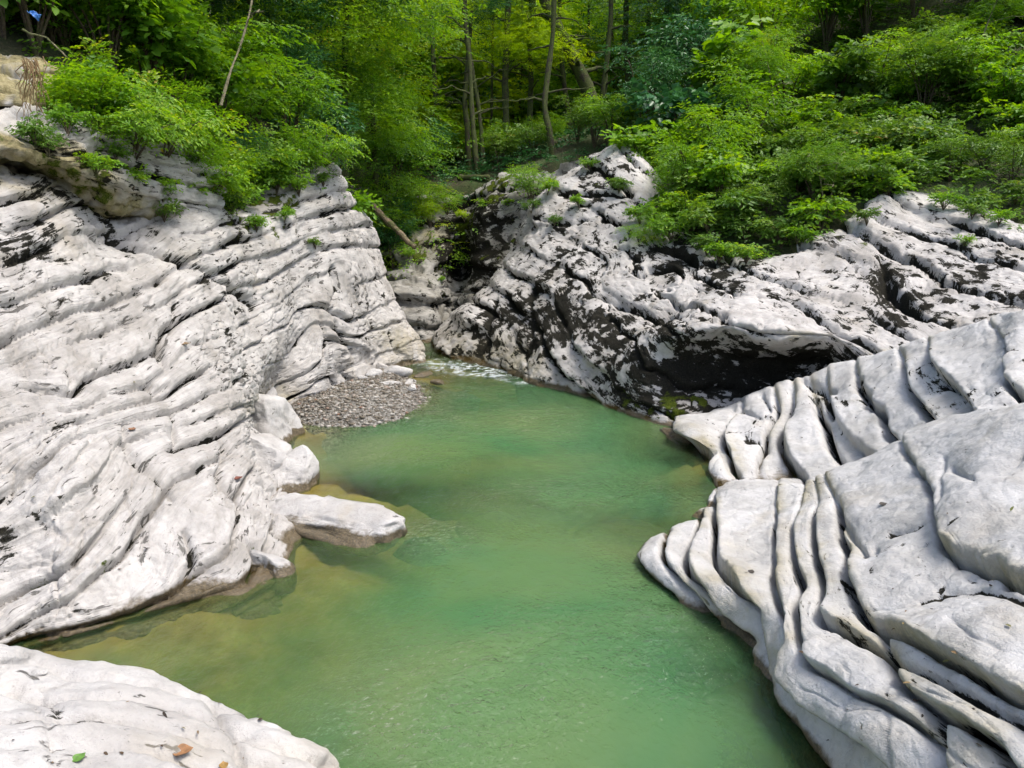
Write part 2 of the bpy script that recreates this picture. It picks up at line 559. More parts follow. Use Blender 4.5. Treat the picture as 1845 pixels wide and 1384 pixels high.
    if wet:
        we = 1 - sstep(0.0, 0.15, V[..., 2] + 0.05 * vnoise(V, 3.0, seed + 95))
    nu, nv = X.shape
    F = grid_faces(nu, nv, flip)
    root = empty(name, tuple(net.reshape(-1, 3).mean(0) * np.array([1, 1, 0])))
    off = np.array(root.location)
    Vf = V.reshape(-1, 3) - off
    at_ = dict(bed=s.ravel(), lichen=li.ravel(), moss=mo.ravel(), stain_shade=stn.ravel(), wet=we.ravel())
    # split into beds: faces share the floor of s (rare beds join their neighbour)
    lay = np.floor(s)[:-1, :-1].ravel()
    vals, cnt = np.unique(lay, return_counts=True)
    big = vals[cnt > min_layer]
    lay = big[np.argmin(np.abs(lay[:, None] - big[None]), axis=1)]
    for b in big:
        Fs = F[lay == b]
        if len(Fs) == 0: continue
        for Fi in islands(Fs, 30):
            used, inv = np.unique(Fi, return_inverse=True)
            me = new_mesh("rock_bed", Vf[used], inv.reshape(Fi.shape), True, {kx: vx[used] for kx, vx in at_.items()})
            link("rock_bed", me, mat, root)
    tag(root, label, "rock")
    return root, V, N

# ------------------------------------------------------------------ left cliff
L_RIBS = [
 [(-330,1320),(-330,1100,4.35),(-330,900,4.75),(-330,700,5.2),(-330,520,5.7),(-330,400,6.2),(-330,320,6.6),(-330,290,7.2)],
 [(0,1178),(0,1040,4.95),(0,900,5.35),(0,760,5.8),(0,600,6.4),(0,440,7.0),(0,318,7.5),(0,298,8.2)],
 [(130,1150),(125,1030,5.05),(120,890,5.5),(115,760,6.05),(110,620,6.75),(110,480,7.4),(115,370,8.0),(125,338,8.7)],
 [(280,1105),(255,1000,5.45),(240,870,6.0),(230,750,6.6),(220,630,7.3),(210,520,7.9),(200,428,8.6),(190,388,9.3)],
 [(385,1078),(360,980,5.75),(340,870,6.3),(330,760,7.0),(325,650,7.7),(320,560,8.4),(315,470,9.0),(295,375,9.9)],
 [(455,1055),(440,960,6.1),(420,860,6.75),(410,760,7.5),(400,650,8.4),(400,560,9.2),(395,480,9.8),(370,350,10.8)],
 [(512,995),(480,930,6.6),(455,850,7.1),(440,770,7.8),(430,680,8.6),(430,600,9.4),(430,520,10.1),(420,390,11.2)],
 [(520,905),(485,870,7.6),(460,815,8.0),(448,750,8.5),(450,680,9.2),(460,620,9.9),(470,540,10.7),(470,385,11.9)],
 [(475,830),(462,795,8.9),(458,750,9.2),(466,700,9.7),(485,650,10.2),(500,590,10.8),(510,510,11.4),(505,345,12.5)],
 [(467,752),(470,735,10.75),(480,710,10.95),(500,670,11.2),(525,625,11.5),(545,570,11.8),(550,490,12.2),(545,318,13.1)],
 [(560,728),(565,708,11.4),(572,682,11.5),(585,650,11.7),(598,610,12.0),(600,560,12.3),(598,460,12.8),(585,293,13.6)],
 [(640,698),(640,682,12.6),(640,662,12.7),(645,630,12.8),(645,590,13.0),(640,530,13.2),(630,440,13.5),(605,300,14.2)],
 [(700,668),(700,652,13.9),(698,630,14.0),(695,600,14.1),(685,560,14.2),(668,500,14.4),(652,430,14.7),(625,340,15.2)],
 [(745,656),(745,645,14.5),(742,630,14.5),(735,605,14.6),(720,575,14.7),(698,530,14.9),(676,470,15.2),(650,380,15.7)],
 [(766,650),(766,640,15.0),(762,625,15.1),(752,605,15.2),(732,575,15.5),(708,530,15.8),(688,470,16.2),(668,405,16.8)],
 [(750,636,16.5),(750,628,16.5),(745,618,16.6),(735,600,16.7),(715,570,17.0),(695,525,17.3),(678,468,17.8),(655,395,18.3)],
]
L_LINES = [
 (0, [(-100,1230),(57,1172),(190,1135),(300,1100),(420,1060)]),
 (1, [(0,1168),(60,1150),(170,1125),(243,1103),(265,1088),(303,1072),(345,1034),(400,1000),(420,950)]),
 (2, [(0,1145),(57,1110),(125,1080),(220,1012),(243,962),(255,936),(300,880)]),
 (3, [(0,1076),(57,1046),(133,1012),(182,959),(200,930),(240,880)]),
 (4, [(0,974),(38,955),(76,932),(114,905),(160,872),(215,800)]),
 (5.5, [(0,862),(34,838),(67,815),(120,780)]),
 (7, [(0,770),(80,750),(150,735),(215,709),(272,686),(330,640)]),
 (8, [(40,700),(138,709),(158,686),(188,669),(235,649),(292,615),(296,592),(323,575),(370,555),(413,528)]),
 (9, [(0,660),(60,640),(150,610),(230,580),(300,545)]),
 (10, [(0,615),(40,598),(101,575),(151,555),(202,545),(280,510)]),
 (11, [(0,548),(44,538),(114,514),(168,497),(192,484),(280,460)]),
 (12, [(0,484),(44,467),(118,427)]), (13, [(0,420),(50,407),(110,380)]), (14,[(0,360),(60,350)]),
 (4, [(464,722),(504,692),(554,669),(585,642),(592,610)]),
 (3, [(470,740),(530,712),(600,680),(625,640)]),
 (5.5, [(440,660),(500,620),(560,570)]),
 (7, [(440,590),(500,550),(560,500),(610,480)]),
 (9, [(420,480),(500,455),(580,420),(650,410)]),
 (11, [(330,425),(420,400),(520,370),(610,345)]),
 (13, [(280,350),(400,330),(520,310),(600,290)]),
 (4, [(620,670),(680,640),(740,620)]), (5.5, [(630,600),(690,570),(720,560)]), (7, [(625,520),(680,500)]),
 (-1, [(-100,1300),(80,1230),(300,1160),(520,1040),(560,900)]),
]
L_CRACKS = [
 ([(205,424),(292,454),(356,474),(396,494),(440,524),(464,548),(480,600)], 0.03, 0.12),
 ([(334,959),(340,985),(345,1012),(330,1040)], 0.02, 0.08),
 ([(430,960),(450,985),(460,1010),(450,1045)], 0.02, 0.08),
 ([(225,760),(228,810),(260,850),(290,870),(310,895)], 0.015, 0.05),
 ([(310,745),(318,790),(312,812)], 0.02, 0.06),
 ([(325,540),(327,565),(315,592),(290,618),(296,650)], 0.025, 0.09),
 ([(410,800),(395,845),(400,880),(440,905)], 0.02, 0.07),
 ([(272,686),(276,705),(310,690)], 0.02, 0.06),
 ([(430,560),(445,620),(450,660),(430,690)], 0.02, 0.06),
 ([(600,480),(610,520),(600,560),(615,600),(640,640)], 0.02, 0.07),
 ([(560,500),(575,560),(590,620)], 0.02, 0.05),
 ([(660,540),(672,590),(690,640)], 0.02, 0.05),
 ([(705,595),(710,625),(722,640)], 0.02, 0.05),
]
left_cliff, LV, LN = rock(
    "layered_cliff", "tall white layered limestone cliff with leaning beds along the left bank",
    ribs_net(L_RIBS, [(0.8, -0.2, -2.2), (0.3, 0, -0.7)], [(-1.2, 0.5, 0.1), (-3.2, 1.0, -1.2)]), L_LINES, (1, -0.3, 0.8), M_LIME, seed=3, step=3.1,
    main=(0.03, 0.04, 0.045), lam=(0.020, 3.0), lam_base=0.55, lamdark=0.45, straight=0.09, lump=(0.035, 1.2), cell=(0.034, 2.2, 1.3, 0.09), gapd=0.10, cracks=L_CRACKS,
    lichen=[(60,430,170,55,-15,0.35),(300,440,160,50,30,0.28),(480,380,140,60,-10,0.35),(560,400,60,110,0,0.25),(130,370,120,30,25,0.5),(620,470,60,100,0,0.12)],
    lichen_base=-0.12, moss=[(520,365,110,70,0,0.7),(330,360,110,40,20,0.5),(440,400,60,40,0,0.5),(190,1015,80,16,-40,0.75),(60,1045,80,12,-25,0.7),(343,1030,50,14,-35,0.6),(455,1010,16,40,0,0.8),(318,770,14,16,0,0.7),(700,410,40,60,0,0.4),(340,985,10,40,0,0.6)],
    moss_base=-0.35, stain_shade=[(60,330,140,30,15,0.6),(720,620,50,35,30,0.45),(480,715,40,18,-30,0.5),(500,720,60,14,-20,0.5)], crack_lichen_shade=0.75, crack_moss=0.1)

# upper left outcrops under the shrubs
C_RIBS = [
 [(-300,320,7.2),(-300,305,6.9),(-300,285,6.6),(-300,255,6.5),(-290,230,6.6),(-280,215,6.8),(-260,205,7.1),(-240,195,7.5)],
 [(0,338,9.2),(3,326,8.6),(8,302,7.7),(18,270,7.45),(50,248,7.7),(90,235,8.1),(130,227,8.5),(150,217,9.0)],
 [(90,378,9.5),(90,360,8.9),(95,326,8.1),(100,290,7.85),(110,262,8.0),(130,243,8.3),(155,231,8.6),(180,222,9.0)],
 [(195,418,9.9),(200,398,9.3),(205,364,8.65),(210,330,8.5),(220,300,8.75),(235,275,8.9),(255,258,9.1),(275,245,9.5)],
 [(300,425,10.0),(300,405,9.8),(303,378,9.6),(307,350,9.5),(314,325,9.6),(322,303,9.7),(332,285,9.9),(345,268,10.3)],
 [(395,430,11.0),(395,412,10.8),(397,392,10.7),(399,375,10.7),(402,358,10.8),(406,344,10.9),(410,330,11.1),(415,315,11.4)],
]
_, CV, _n = rock("overhanging_outcrop", "shaded olive overhanging limestone block under the shrubs, upper left",
     ribs_net(C_RIBS, [(-1.2, 0.8, -0.5), (-0.3, 0.4, -0.05)], [(-0.6, 0.6, 0.1), (-1.8, 1.6, -0.6)]),
     [(0,[(0,330),(200,390),(400,420)]),(1,[(0,290),(100,310),(200,345),(400,380)]),(2,[(20,262),(150,280),(300,320),(400,350)]),(3,[(50,240),(200,265),(400,325)])],
     (0.4, -1, 0.3), M_LIME, seed=11, step=4.0, main=(0.05, 0.06, 0.05), lam=(0.035, 4), lam_base=0.8, lamdark=0.4, lump=(0.10, 1.8), cell=(0.05, 2.6, 2.0, 0.12), wet=False,
     lichen=[(200,300,160,40,20,0.45),(120,370,140,30,20,0.6)], stain_shade=[(80,300,150,60,15,1.2),(200,370,150,40,20,1.1)], moss=[(150,330,170,60,20,0.5),(330,330,80,50,0,0.6),(60,255,80,20,0,0.4)], moss_base=-0.25)  # olive and black tones also paint in the shade under the overhang
C2_RIBS = [
 [(-300,230,8.0),(-300,210,7.7),(-300,185,7.5),(-300,160,7.5),(-300,135,7.6),(-300,115,7.8),(-300,100,8.0),(-300,90,8.4)],
 [(-60,245,8.9),(-60,232,8.6),(-58,212,8.4),(-55,185,8.35),(-50,158,8.4),(-45,135,8.6),(-40,120,8.8),(-35,108,9.2)],
 [(70,240,9.2),(68,230,8.9),(66,215,8.7),(64,195,8.6),(62,170,8.65),(60,148,8.8),(62,130,9.0),(66,115,9.4)],
 [(150,240,9.8),(148,230,9.6),(146,215,9.5),(143,200,9.4),(140,182,9.5),(138,165,9.6),(138,150,9.8),(140,135,10.2)],
]
rock("weathered_outcrop", "brownish weathered rock outcrop with dry roots hanging over it, top left corner",
     ribs_net(C2_RIBS, [(-0.6, 1.0, -0.6), (-0.1, 0.5, -0.05)], [(-0.5, 0.6, 0.1), (-1.5, 1.6, -0.4)]),
     [(0,[(-300,215),(0,230),(150,235)]),(1,[(-300,180),(0,195),(150,205)]),(2,[(-300,140),(0,155),(150,170)]),(3,[(-300,110),(0,120),(150,145)])],
     (0.3, -1, 0.3), M_LIME, seed=13, step=4.0, main=(0.06, 0.08, 0.06), lam=(0.02, 4), lam_base=0.5, lump=(0.08, 1.8), cell=(0.03, 3.2, 2.0, 0.12), wet=False,
     stain_shade=[(0,170,300,140,0,1.9)], lichen=[(30,215,120,30,0,0.5)], moss=[(60,170,140,50,0,0.55)], moss_base=-0.25, min_layer=60)  # olive-brown shade of the outcrop painted over its whole face

# ------------------------------------------------------------------ right bank
R1_RIBS = [
 [(775,632,17.0),(778,612,17.2),(800,580,17.4),(845,545,17.6),(885,505,17.8),(925,450,18.2),(955,380,18.8),(1045,300,19.5)],
 [(792,641),(790,615,15.7),(815,580,15.8),(855,540,16.0),(895,500,16.2),(935,445,16.5),(965,370,17.0),(1060,285,17.8)],
 [(850,655),(855,630,14.6),(868,600,14.8),(895,560,15.0),(925,515,15.3),(955,460,15.7),(1000,390,16.2),(1095,274,17.2)],
 [(905,670),(912,645,13.8),(925,610,14.0),(945,570,14.2),(970,525,14.5),(1005,470,14.9),(1050,410,15.5),(1135,300,16.3)],
 [(955,692),(962,660,12.9),(975,620,13.1),(990,580,13.4),(1015,535,13.7),(1050,485,14.1),(1095,430,14.6),(1155,370,15.2)],
 [(1010,706),(1018,670,12.2),(1028,630,12.4),(1045,590,12.7),(1070,550,13.0),(1105,505,13.4),(1140,460,13.8),(1185,415,14.3)],
 [(1080,727),(1085,690,11.5),(1090,650,11.6),(1105,610,11.8),(1130,575,12.1),(1165,545,12.4),(1200,505,12.9),(1240,450,13.5)],
 [(1150,752),(1150,710,10.7),(1150,670,10.8),(1160,630,10.9),(1185,592,11.0),(1220,560,11.4),(1260,525,12.0),(1310,480,12.6)],
 [(1210,770),(1215,730,10.3),(1218,690,10.6),(1222,645,10.7),(1235,598,10.3),(1265,560,10.8),(1310,520,11.5),(1370,475,12.2)],
 [(1290,770),(1290,730,10.4),(1290,690,10.75),(1290,640,10.8),(1305,588,10.1),(1330,550,10.7),(1380,505,11.6),(1440,450,12.4)],
 [(1380,770),(1380,730,10.5),(1375,695,10.8),(1375,652,10.75),(1385,604,9.9),(1410,560,10.6),(1460,500,11.7),(1520,410,12.7)],
 [(1470,770),(1470,730,10.3),(1465,695,10.55),(1465,652,10.4),(1475,605,9.75),(1500,560,10.4),(1550,480,11.7),(1595,352,13.1)],
 [(1570,770),(1570,720,9.8),(1565,680,9.6),(1565,645,9.6),(1575,608,9.8),(1600,555,10.5),(1640,470,11.7),(1680,362,13.0)],
 [(1700,770),(1700,700,9.0),(1700,660,9.1),(1700,625,9.3),(1705,590,9.7),(1720,540,10.3),(1745,470,11.2),(1770,385,12.4)],
 [(1860,770),(1860,690,8.6),(1860,640,8.8),(1860,600,9.1),(1860,560,9.5),(1860,520,10.0),(1865,470,10.6),(1870,415,11.5)],
 [(2150,770),(2150,680,8.4),(2150,630,8.6),(2150,590,8.9),(2150,550,9.3),(2150,510,9.8),(2150,460,10.4),(2150,400,11.2)],
]
R1_LINES = [
 (5, [(1330,480),(1406,508),(1452,526),(1515,540),(1567,564),(1613,596),(1645,612)]),
 (4, [(1250,500),(1333,529),(1396,533),(1445,547),(1480,575),(1515,599),(1550,610),(1585,641)]),
 (3, [(1150,500),(1221,545),(1263,557),(1305,573),(1347,594),(1375,606),(1445,604),(1497,608),(1515,630)]),
 (6, [(1450,450),(1504,459),(1550,477),(1585,491),(1602,522),(1637,550),(1660,575)]),
 (7, [(1560,430),(1650,470),(1700,510),(1780,530),(1845,545)]),
 (8, [(1600,400),(1690,430),(1760,465),(1845,490)]),
 (9, [(1640,365),(1740,400),(1845,440)]),
 (2, [(1087,520),(1137,548),(1178,568),(1210,600),(1250,630),(1330,650),(1480,655)]),
 (1, [(1053,545),(1090,570),(1130,600),(1160,650),(1230,690),(1350,700)]),
 (0, [(1003,560),(1020,600),(1060,650),(1110,700),(1160,735),(1250,745)]),
 (-1, [(960,580),(975,620),(1000,665),(1050,710)]),
 (-2, [(920,590),(935,630),(950,680)]),
 (-3, [(870,600),(885,640),(900,670)]),
 (3, [(1110,440),(1160,470),(1230,500)]),
 (4, [(1190,430),(1260,470)]),
 (1, [(985,470),(1040,500),(1087,534)]),
 (0, [(945,500),(985,530)]), (-1, [(905,530),(940,560)]), (-3, [(820,580),(850,600)]),
 (2, [(960,400),(1030,430),(1090,470)]), (3, [(1000,340),(1080,380),(1130,420)]), (4, [(1060,290),(1140,350)]),
]
R1_CRACKS = [
 ([(1087,534),(1137,548),(1178,568),(1215,560)], 0.04, 0.14),
 ([(1010,345),(1060,350),(1140,345)], 0.03, 0.10),
 ([(960,390),(1010,405),(1060,395)], 0.03, 0.10),
 ([(1590,470),(1605,520),(1640,560)], 0.03, 0.10),
 ([(1170,440),(1230,455),(1290,480)], 0.03, 0.08),
 ([(960,520),(955,580),(945,640)], 0.03, 0.08),
 ([(890,540),(880,590),(860,640)], 0.03, 0.08),
]
right_bank, RV, RN = rock(
    "folded_rock_bank", "white limestone bank blotched with black lichen, folded over a dark mossy hollow",
    ribs_net(R1_RIBS, [(-0.5, -0.2, -2.0), (-0.15, 0, -0.6)], [(0.6, 0.8, 0.0), (2.0, 2.5, -1.2)]), R1_LINES, (-1, -0.6, 0.8), M_LIME, seed=21, step=2.9,
    main=(0.06, 0.06, 0.12), lam=(0.022, 3.0), lam_base=0.65, lamdark=0.62, lump=(0.05, 1.2), cell=(0.03, 1.8, 2.0, 0.10), gapd=0.14, cracks=R1_CRACKS,
    lam_blobs=[(1330,660,220,70,0,0.8)],
    lichen=[(1350,672,190,46,0,0.85),(1180,680,90,60,20,0.75),(1230,610,90,35,25,0.55),(1000,580,60,90,20,0.62),(950,560,60,90,25,0.5),(1090,600,70,60,20,0.6),
            (880,590,70,50,-30,0.42),(1620,530,120,60,30,0.34),(1750,510,140,70,5,0.30),(1240,460,140,50,15,0.5),(1180,720,120,40,15,0.6),(1050,440,90,60,-30,0.22),(1060,330,90,50,0,0.35),
            (1450,645,90,24,0,0.6),(1010,480,70,60,0,0.35),(1690,450,90,40,0,0.25)],
    lichen_base=0.05, moss=[(1180,735,110,40,20,0.75),(1330,730,160,30,0,0.5),(1100,690,60,50,0,0.35),(1550,425,60,30,-20,0.6),(1730,440,60,10,0,0.6),(1100,340,80,60,0,0.35),(930,480,40,60,0,0.3),(1600,370,40,12,0,0.5),(1780,385,90,14,10,0.6)],
    moss_base=-0.38, stain_shade=[(930,650,60,40,0,0.6),(870,630,60,40,0,0.55),(830,620,40,40,0,0.5),(1450,604,50,10,0,0.6),(1590,635,30,8,0,0.5)], crack_lichen_shade=0.95, crack_moss=0.1)

# near right: stepped ledges, upper body
A_RIBS = [
 [(1188,776),(1191,773,9.95),(1194,769,10.0),(1198,767,10.1),(1202,766,10.2),(1207,764,10.3),(1212,764,10.4),(1218,765,10.5)],
 [(1240,822),(1240,800,9.1),(1240,782,9.25),(1243,768,9.5),(1250,758,9.7),(1260,750,9.95),(1272,745,10.15),(1285,742,10.4)],
 [(1285,848),(1287,826,8.6),(1292,805,8.75),(1300,785,9.0),(1310,765,9.3),(1325,745,9.55),(1335,728,9.85),(1345,715,10.1)],
 [(1310,882),(1320,855,8.0),(1335,830,8.2),(1350,800,8.5),(1365,770,8.8),(1385,740,9.1),(1405,710,9.4),(1430,680,9.8)],
 [(1380,905),(1395,868,7.7),(1405,840,8.0),(1418,810,8.2),(1435,775,8.5),(1455,735,8.8),(1480,695,9.2),(1505,655,9.6)],
 [(1450,925),(1470,870,7.4),(1480,835,7.7),(1495,800,7.9),(1515,755,8.2),(1535,715,8.5),(1555,675,8.9),(1575,640,9.3)],
 [(1530,930),(1545,860,6.9),(1560,825,7.2),(1575,790,7.5),(1590,745,7.8),(1605,700,8.1),(1622,650,8.5),(1640,612,8.9)],
 [(1620,930),(1640,830,6.3),(1650,795,6.6),(1660,760,6.9),(1672,715,7.2),(1690,665,7.6),(1705,620,8.0),(1720,590,8.4)],
 [(1740,930),(1750,790,5.8),(1755,755,6.1),(1760,720,6.4),(1768,680,6.7),(1778,640,7.1),(1788,600,7.5),(1795,570,7.9)],
 [(1860,930),(1870,770,5.3),(1870,730,5.6),(1870,695,5.9),(1870,660,6.2),(1870,625,6.6),(1870,585,7.0),(1870,553,7.4)],
 [(2200,930),(2200,750,4.9),(2200,710,5.2),(2200,670,5.5),(2200,635,5.8),(2200,600,6.2),(2200,560,6.6),(2200,520,7.0)],
]
A_LINES = [
 (0, [(1230,790),(1262,812),(1285,835)]),
 (1, [(1330,735),(1308,775),(1305,799),(1319,848),(1333,868)]),
 (2, [(1395,740),(1378,770),(1375,792),(1368,837),(1368,872)]),
 (3, [(1420,740),(1406,778),(1417,820),(1445,868)]),
 (4, [(1468,720),(1476,750),(1487,792),(1515,845)]),
 (5, [(1487,712),(1494,739),(1515,778),(1571,824)]),
 (6, [(1540,690),(1553,711),(1560,729),(1588,743),(1592,778),(1616,805)]),
 (7, [(1622,640),(1627,659),(1634,697),(1658,743),(1690,775)]),
 (8, [(1670,630),(1679,652),(1690,673),(1725,708),(1746,736),(1767,764)]),
 (9, [(1790,590),(1809,624),(1802,680),(1830,715),(1860,740)]),
 (10, [(1880,600),(1890,680)]),
]
A_CRACKS = [
 ([(1320,735),(1345,742),(1372,752)], 0.02, 0.06), ([(1372,712),(1385,735),(1378,750)], 0.02, 0.06), ([(1420,700),(1430,725),(1420,748)], 0.02, 0.06),
 ([(1445,680),(1470,690),(1500,700)], 0.03, 0.1), ([(1345,790),(1365,785),(1378,795)], 0.03, 0.08), ([(1550,683),(1548,700),(1556,716)], 0.02, 0.06),
]
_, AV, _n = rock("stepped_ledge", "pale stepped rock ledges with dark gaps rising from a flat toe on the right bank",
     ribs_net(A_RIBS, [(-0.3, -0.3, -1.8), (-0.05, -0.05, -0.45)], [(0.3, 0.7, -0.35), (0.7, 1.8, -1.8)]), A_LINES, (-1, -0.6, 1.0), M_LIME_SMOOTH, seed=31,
     step=3.0, riser_shade=0.55, fade_top=(6.2, 8.8), main=(0.06, 0.09, 0.17), beta=0.5, gapd=0.25, jb=0.7, bed_off={2: -0.10, 4: -0.09, 7: -0.03}, lam=(0.012, 4.0), lam_base=0.3, lump=(0.04, 1.5), cell=(0.012, 2.0, 0.8, 0.06), cracks=A_CRACKS, straight=0.06,
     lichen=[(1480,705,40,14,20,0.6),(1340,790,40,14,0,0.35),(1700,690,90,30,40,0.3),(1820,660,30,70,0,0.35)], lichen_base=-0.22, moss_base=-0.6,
     stain_shade=[(1255,810,60,26,30,0.7),(1325,830,20,40,0,0.5)], fine=0.006, crack_lichen_shade=1.0, min_layer=250)

# near right: lower, draped beds
B_RIBS = [
 [(1286,893),(1293,882,7.6),(1300,875,7.65),(1310,870,7.7),(1325,867,7.75),(1340,866,7.8),(1355,866,7.9),(1370,868,8.0)],
 [(1262,935),(1275,922,7.0),(1290,905,7.05),(1310,890,7.1),(1340,878,7.2),(1380,872,7.3),(1420,869,7.4),(1470,868,7.5)],
 [(1195,968),(1215,950,6.5),(1245,940,6.5),(1285,930,6.45),(1335,912,6.5),(1390,895,6.6),(1440,878,6.7),(1510,852,6.9)],
 [(1163,1005),(1175,985,6.05),(1210,978,5.97),(1270,970,5.9),(1335,958,5.95),(1400,930,6.0),(1490,885,6.1),(1600,805,6.4)],
 [(1180,1042),(1195,1020,5.62),(1230,1015,5.52),(1290,1010,5.45),(1360,1000,5.45),(1440,970,5.4),(1560,905,5.45),(1690,771,5.95)],
 [(1260,1105),(1272,1080,5.07),(1300,1060,5.0),(1340,1050,4.95),(1400,1040,4.9),(1480,1010,4.85),(1620,940,4.8),(1780,750,5.35)],
 [(1345,1165),(1350,1135,4.7),(1370,1112,4.6),(1395,1100,4.5),(1440,1085,4.45),(1530,1050,4.35),(1690,970,4.25),(1880,740,5.0)],
 [(1385,1225),(1390,1190,4.32),(1405,1170,4.22),(1430,1155,4.12),(1480,1140,4.05),(1580,1110,3.95),(1740,1030,3.85),(2000,750,4.6)],
 [(1420,1292),(1425,1262,3.95),(1440,1235,3.85),(1470,1220,3.75),(1530,1200,3.65),(1640,1165,3.5),(1820,1080,3.4),(2150,800,4.2)],
 [(1480,1362),(1485,1337,3.6),(1505,1305,3.5),(1540,1285,3.4),(1610,1265,3.25),(1720,1225,3.1),(1920,1150,3.0),(2300,900,3.8)],
 [(1530,1432),(1540,1410,3.3),(1565,1380,3.2),(1610,1350,3.05),(1690,1320,2.9),(1810,1280,2.75),(2020,1220,2.65),(2450,1000,3.4)],
 [(1600,1530),(1615,1510,2.95),(1650,1480,2.85),(1700,1450,2.7),(1790,1420,2.55),(1920,1390,2.4),(2140,1330,2.3),(2650,1100,3.0)],
]
B_LINES = [
 (0, [(1200,960),(1192,1000),(1215,1040),(1255,1085)]),
 (1, [(1262,930),(1234,1000),(1244,1038),(1297,1103),(1360,1160),(1368,1210),(1395,1280),(1445,1350)]),
 (2, [(1290,905),(1285,928),(1287,974),(1297,1019),(1335,1072),(1365,1103),(1378,1160),(1390,1225),(1418,1285),(1475,1360)]),
 (3, [(1400,885),(1393,947),(1392,1042),(1407,1118),(1414,1156),(1414,1201),(1426,1236),(1467,1281),(1524,1323),(1581,1357),(1608,1384)]),
 (4, [(1450,875),(1426,951),(1426,1000),(1441,1042),(1448,1065),(1435,1095),(1437,1141),(1452,1194),(1486,1217),(1540,1251),(1585,1268),(1640,1300),(1680,1340),(1700,1384)]),
 (5, [(1475,1107),(1509,1133),(1555,1160),(1593,1172),(1612,1224),(1634,1247),(1676,1274),(1737,1308),(1790,1346),(1820,1384)]),
 (6, [(1488,860),(1509,917),(1507,959),(1524,985),(1526,1031),(1536,1072),(1551,1107),(1570,1126),(1615,1141),(1676,1171),(1714,1190),(1767,1224),(1845,1262),(1900,1290)]),
 (4.5, [(1480,1160),(1510,1190),(1550,1220),(1600,1250)]),
 (7, [(1690,975),(1763,1008),(1805,1020),(1860,1042)]),
 (7.25, [(1700,880),(1760,900),(1860,930)]),
 (7.45, [(1720,790),(1790,820),(1870,850)]),
 (6.5, [(1540,900),(1580,960),(1620,1010)]), (6.8, [(1600,840),(1640,880)]), (7.4, [(1900,760),(2100,800),(2300,1000)]),
]
B_CRACKS = [
 ([(1672,1279),(1685,1310),(1695,1335),(1703,1384)], 0.018, 0.07), ([(1585,1130),(1592,1160),(1600,1185),(1608,1225)], 0.02, 0.07),
 ([(1605,1186),(1695,1224),(1771,1262),(1850,1302)], 0.02, 0.07), ([(1655,1080),(1700,1060),(1755,1050),(1805,1062),(1850,1085)], 0.012, 0.025),
 ([(1605,962),(1640,950),(1660,940)], 0.012, 0.03), ([(1695,820),(1690,860),(1700,900),(1690,930)], 0.015, 0.03), ([(1720,1125),(1760,1160),(1800,1175)], 0.008, 0.015),
 ([(1710,840),(1760,870),(1800,850),(1840,820)], 0.015, 0.04), ([(1507,900),(1515,930),(1530,960),(1560,1000),(1575,990)], 0.02, 0.06),
]
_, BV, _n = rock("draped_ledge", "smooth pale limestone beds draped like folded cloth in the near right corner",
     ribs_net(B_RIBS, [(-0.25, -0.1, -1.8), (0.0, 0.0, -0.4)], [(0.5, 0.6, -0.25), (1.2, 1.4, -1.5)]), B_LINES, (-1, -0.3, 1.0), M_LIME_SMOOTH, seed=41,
     step=3.0, riser_shade=0.65, fade_top=(7.4, 9.0, [(1440,880,110,60,0,1.0),(1320,885,60,30,0,0.7)]), main=(0.045, 0.075, 0.15), beta=0.42, gapd=0.22, jb=0.75, lam=(0.010, 5.0), lam_base=0.1, cell=(0.010, 1.8, 0.8, 0.05), lam_blobs=[(1300,1050,60,100,-35,0.9),(1440,1000,20,80,0,0.8),(1560,1150,80,20,30,0.7),(1720,1230,140,20,30,0.8),(1620,1050,70,30,0,0.5)],
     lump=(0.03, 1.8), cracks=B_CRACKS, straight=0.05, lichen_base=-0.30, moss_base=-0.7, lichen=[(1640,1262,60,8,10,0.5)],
     stain_shade=[(1310,1060,70,70,-35,0.45),(1720,1250,160,22,30,0.35),(1760,1350,80,50,30,0.3),(1400,1200,20,90,0,0.25)], fine=0.005, crack_lichen_shade=0.95, crack_moss=0.25, min_layer=250)

# foreground rock, lower left
F_RIBS0 = [(-420, 1150, 2.9), (-150, 1160, 2.95), (0, 1180, 3.0), (70, 1197, 3.1), (230, 1206, 3.15), (310, 1245, 3.1), (400, 1278, 3.05), (490, 1303, 3.02), (575, 1335, 3.0), (610, 1366, 2.98)]
net = []
for i, (px, py, Y) in enumerate(F_RIBS0):
    s0 = at(px, py, Y)
    q = [s0 + (0, .45, -1.9), s0 + (0, .32, -.5), s0 + (0, 0.1, -.08), s0]
    fall = max(0.0, (px - 380) / 230.0)
    for dy, dz in ((.35, .09), (.7, .15), (1.1, .17), (1.6, .1), (2.2, -.3), (2.6, -1.2)):
        q.append(s0 + np.array([0.05 * dy * fall, -dy, dz * (1 - 0.35 * fall) + (0.02 if px < 30 else 0)]))
    net.append(q)
for k_, (dx, dz) in enumerate(((.10, -.14), (.17, -.45), (.25, -1.4))):
    net.append([p + np.array([dx, 0, dz]) for p in net[9]])
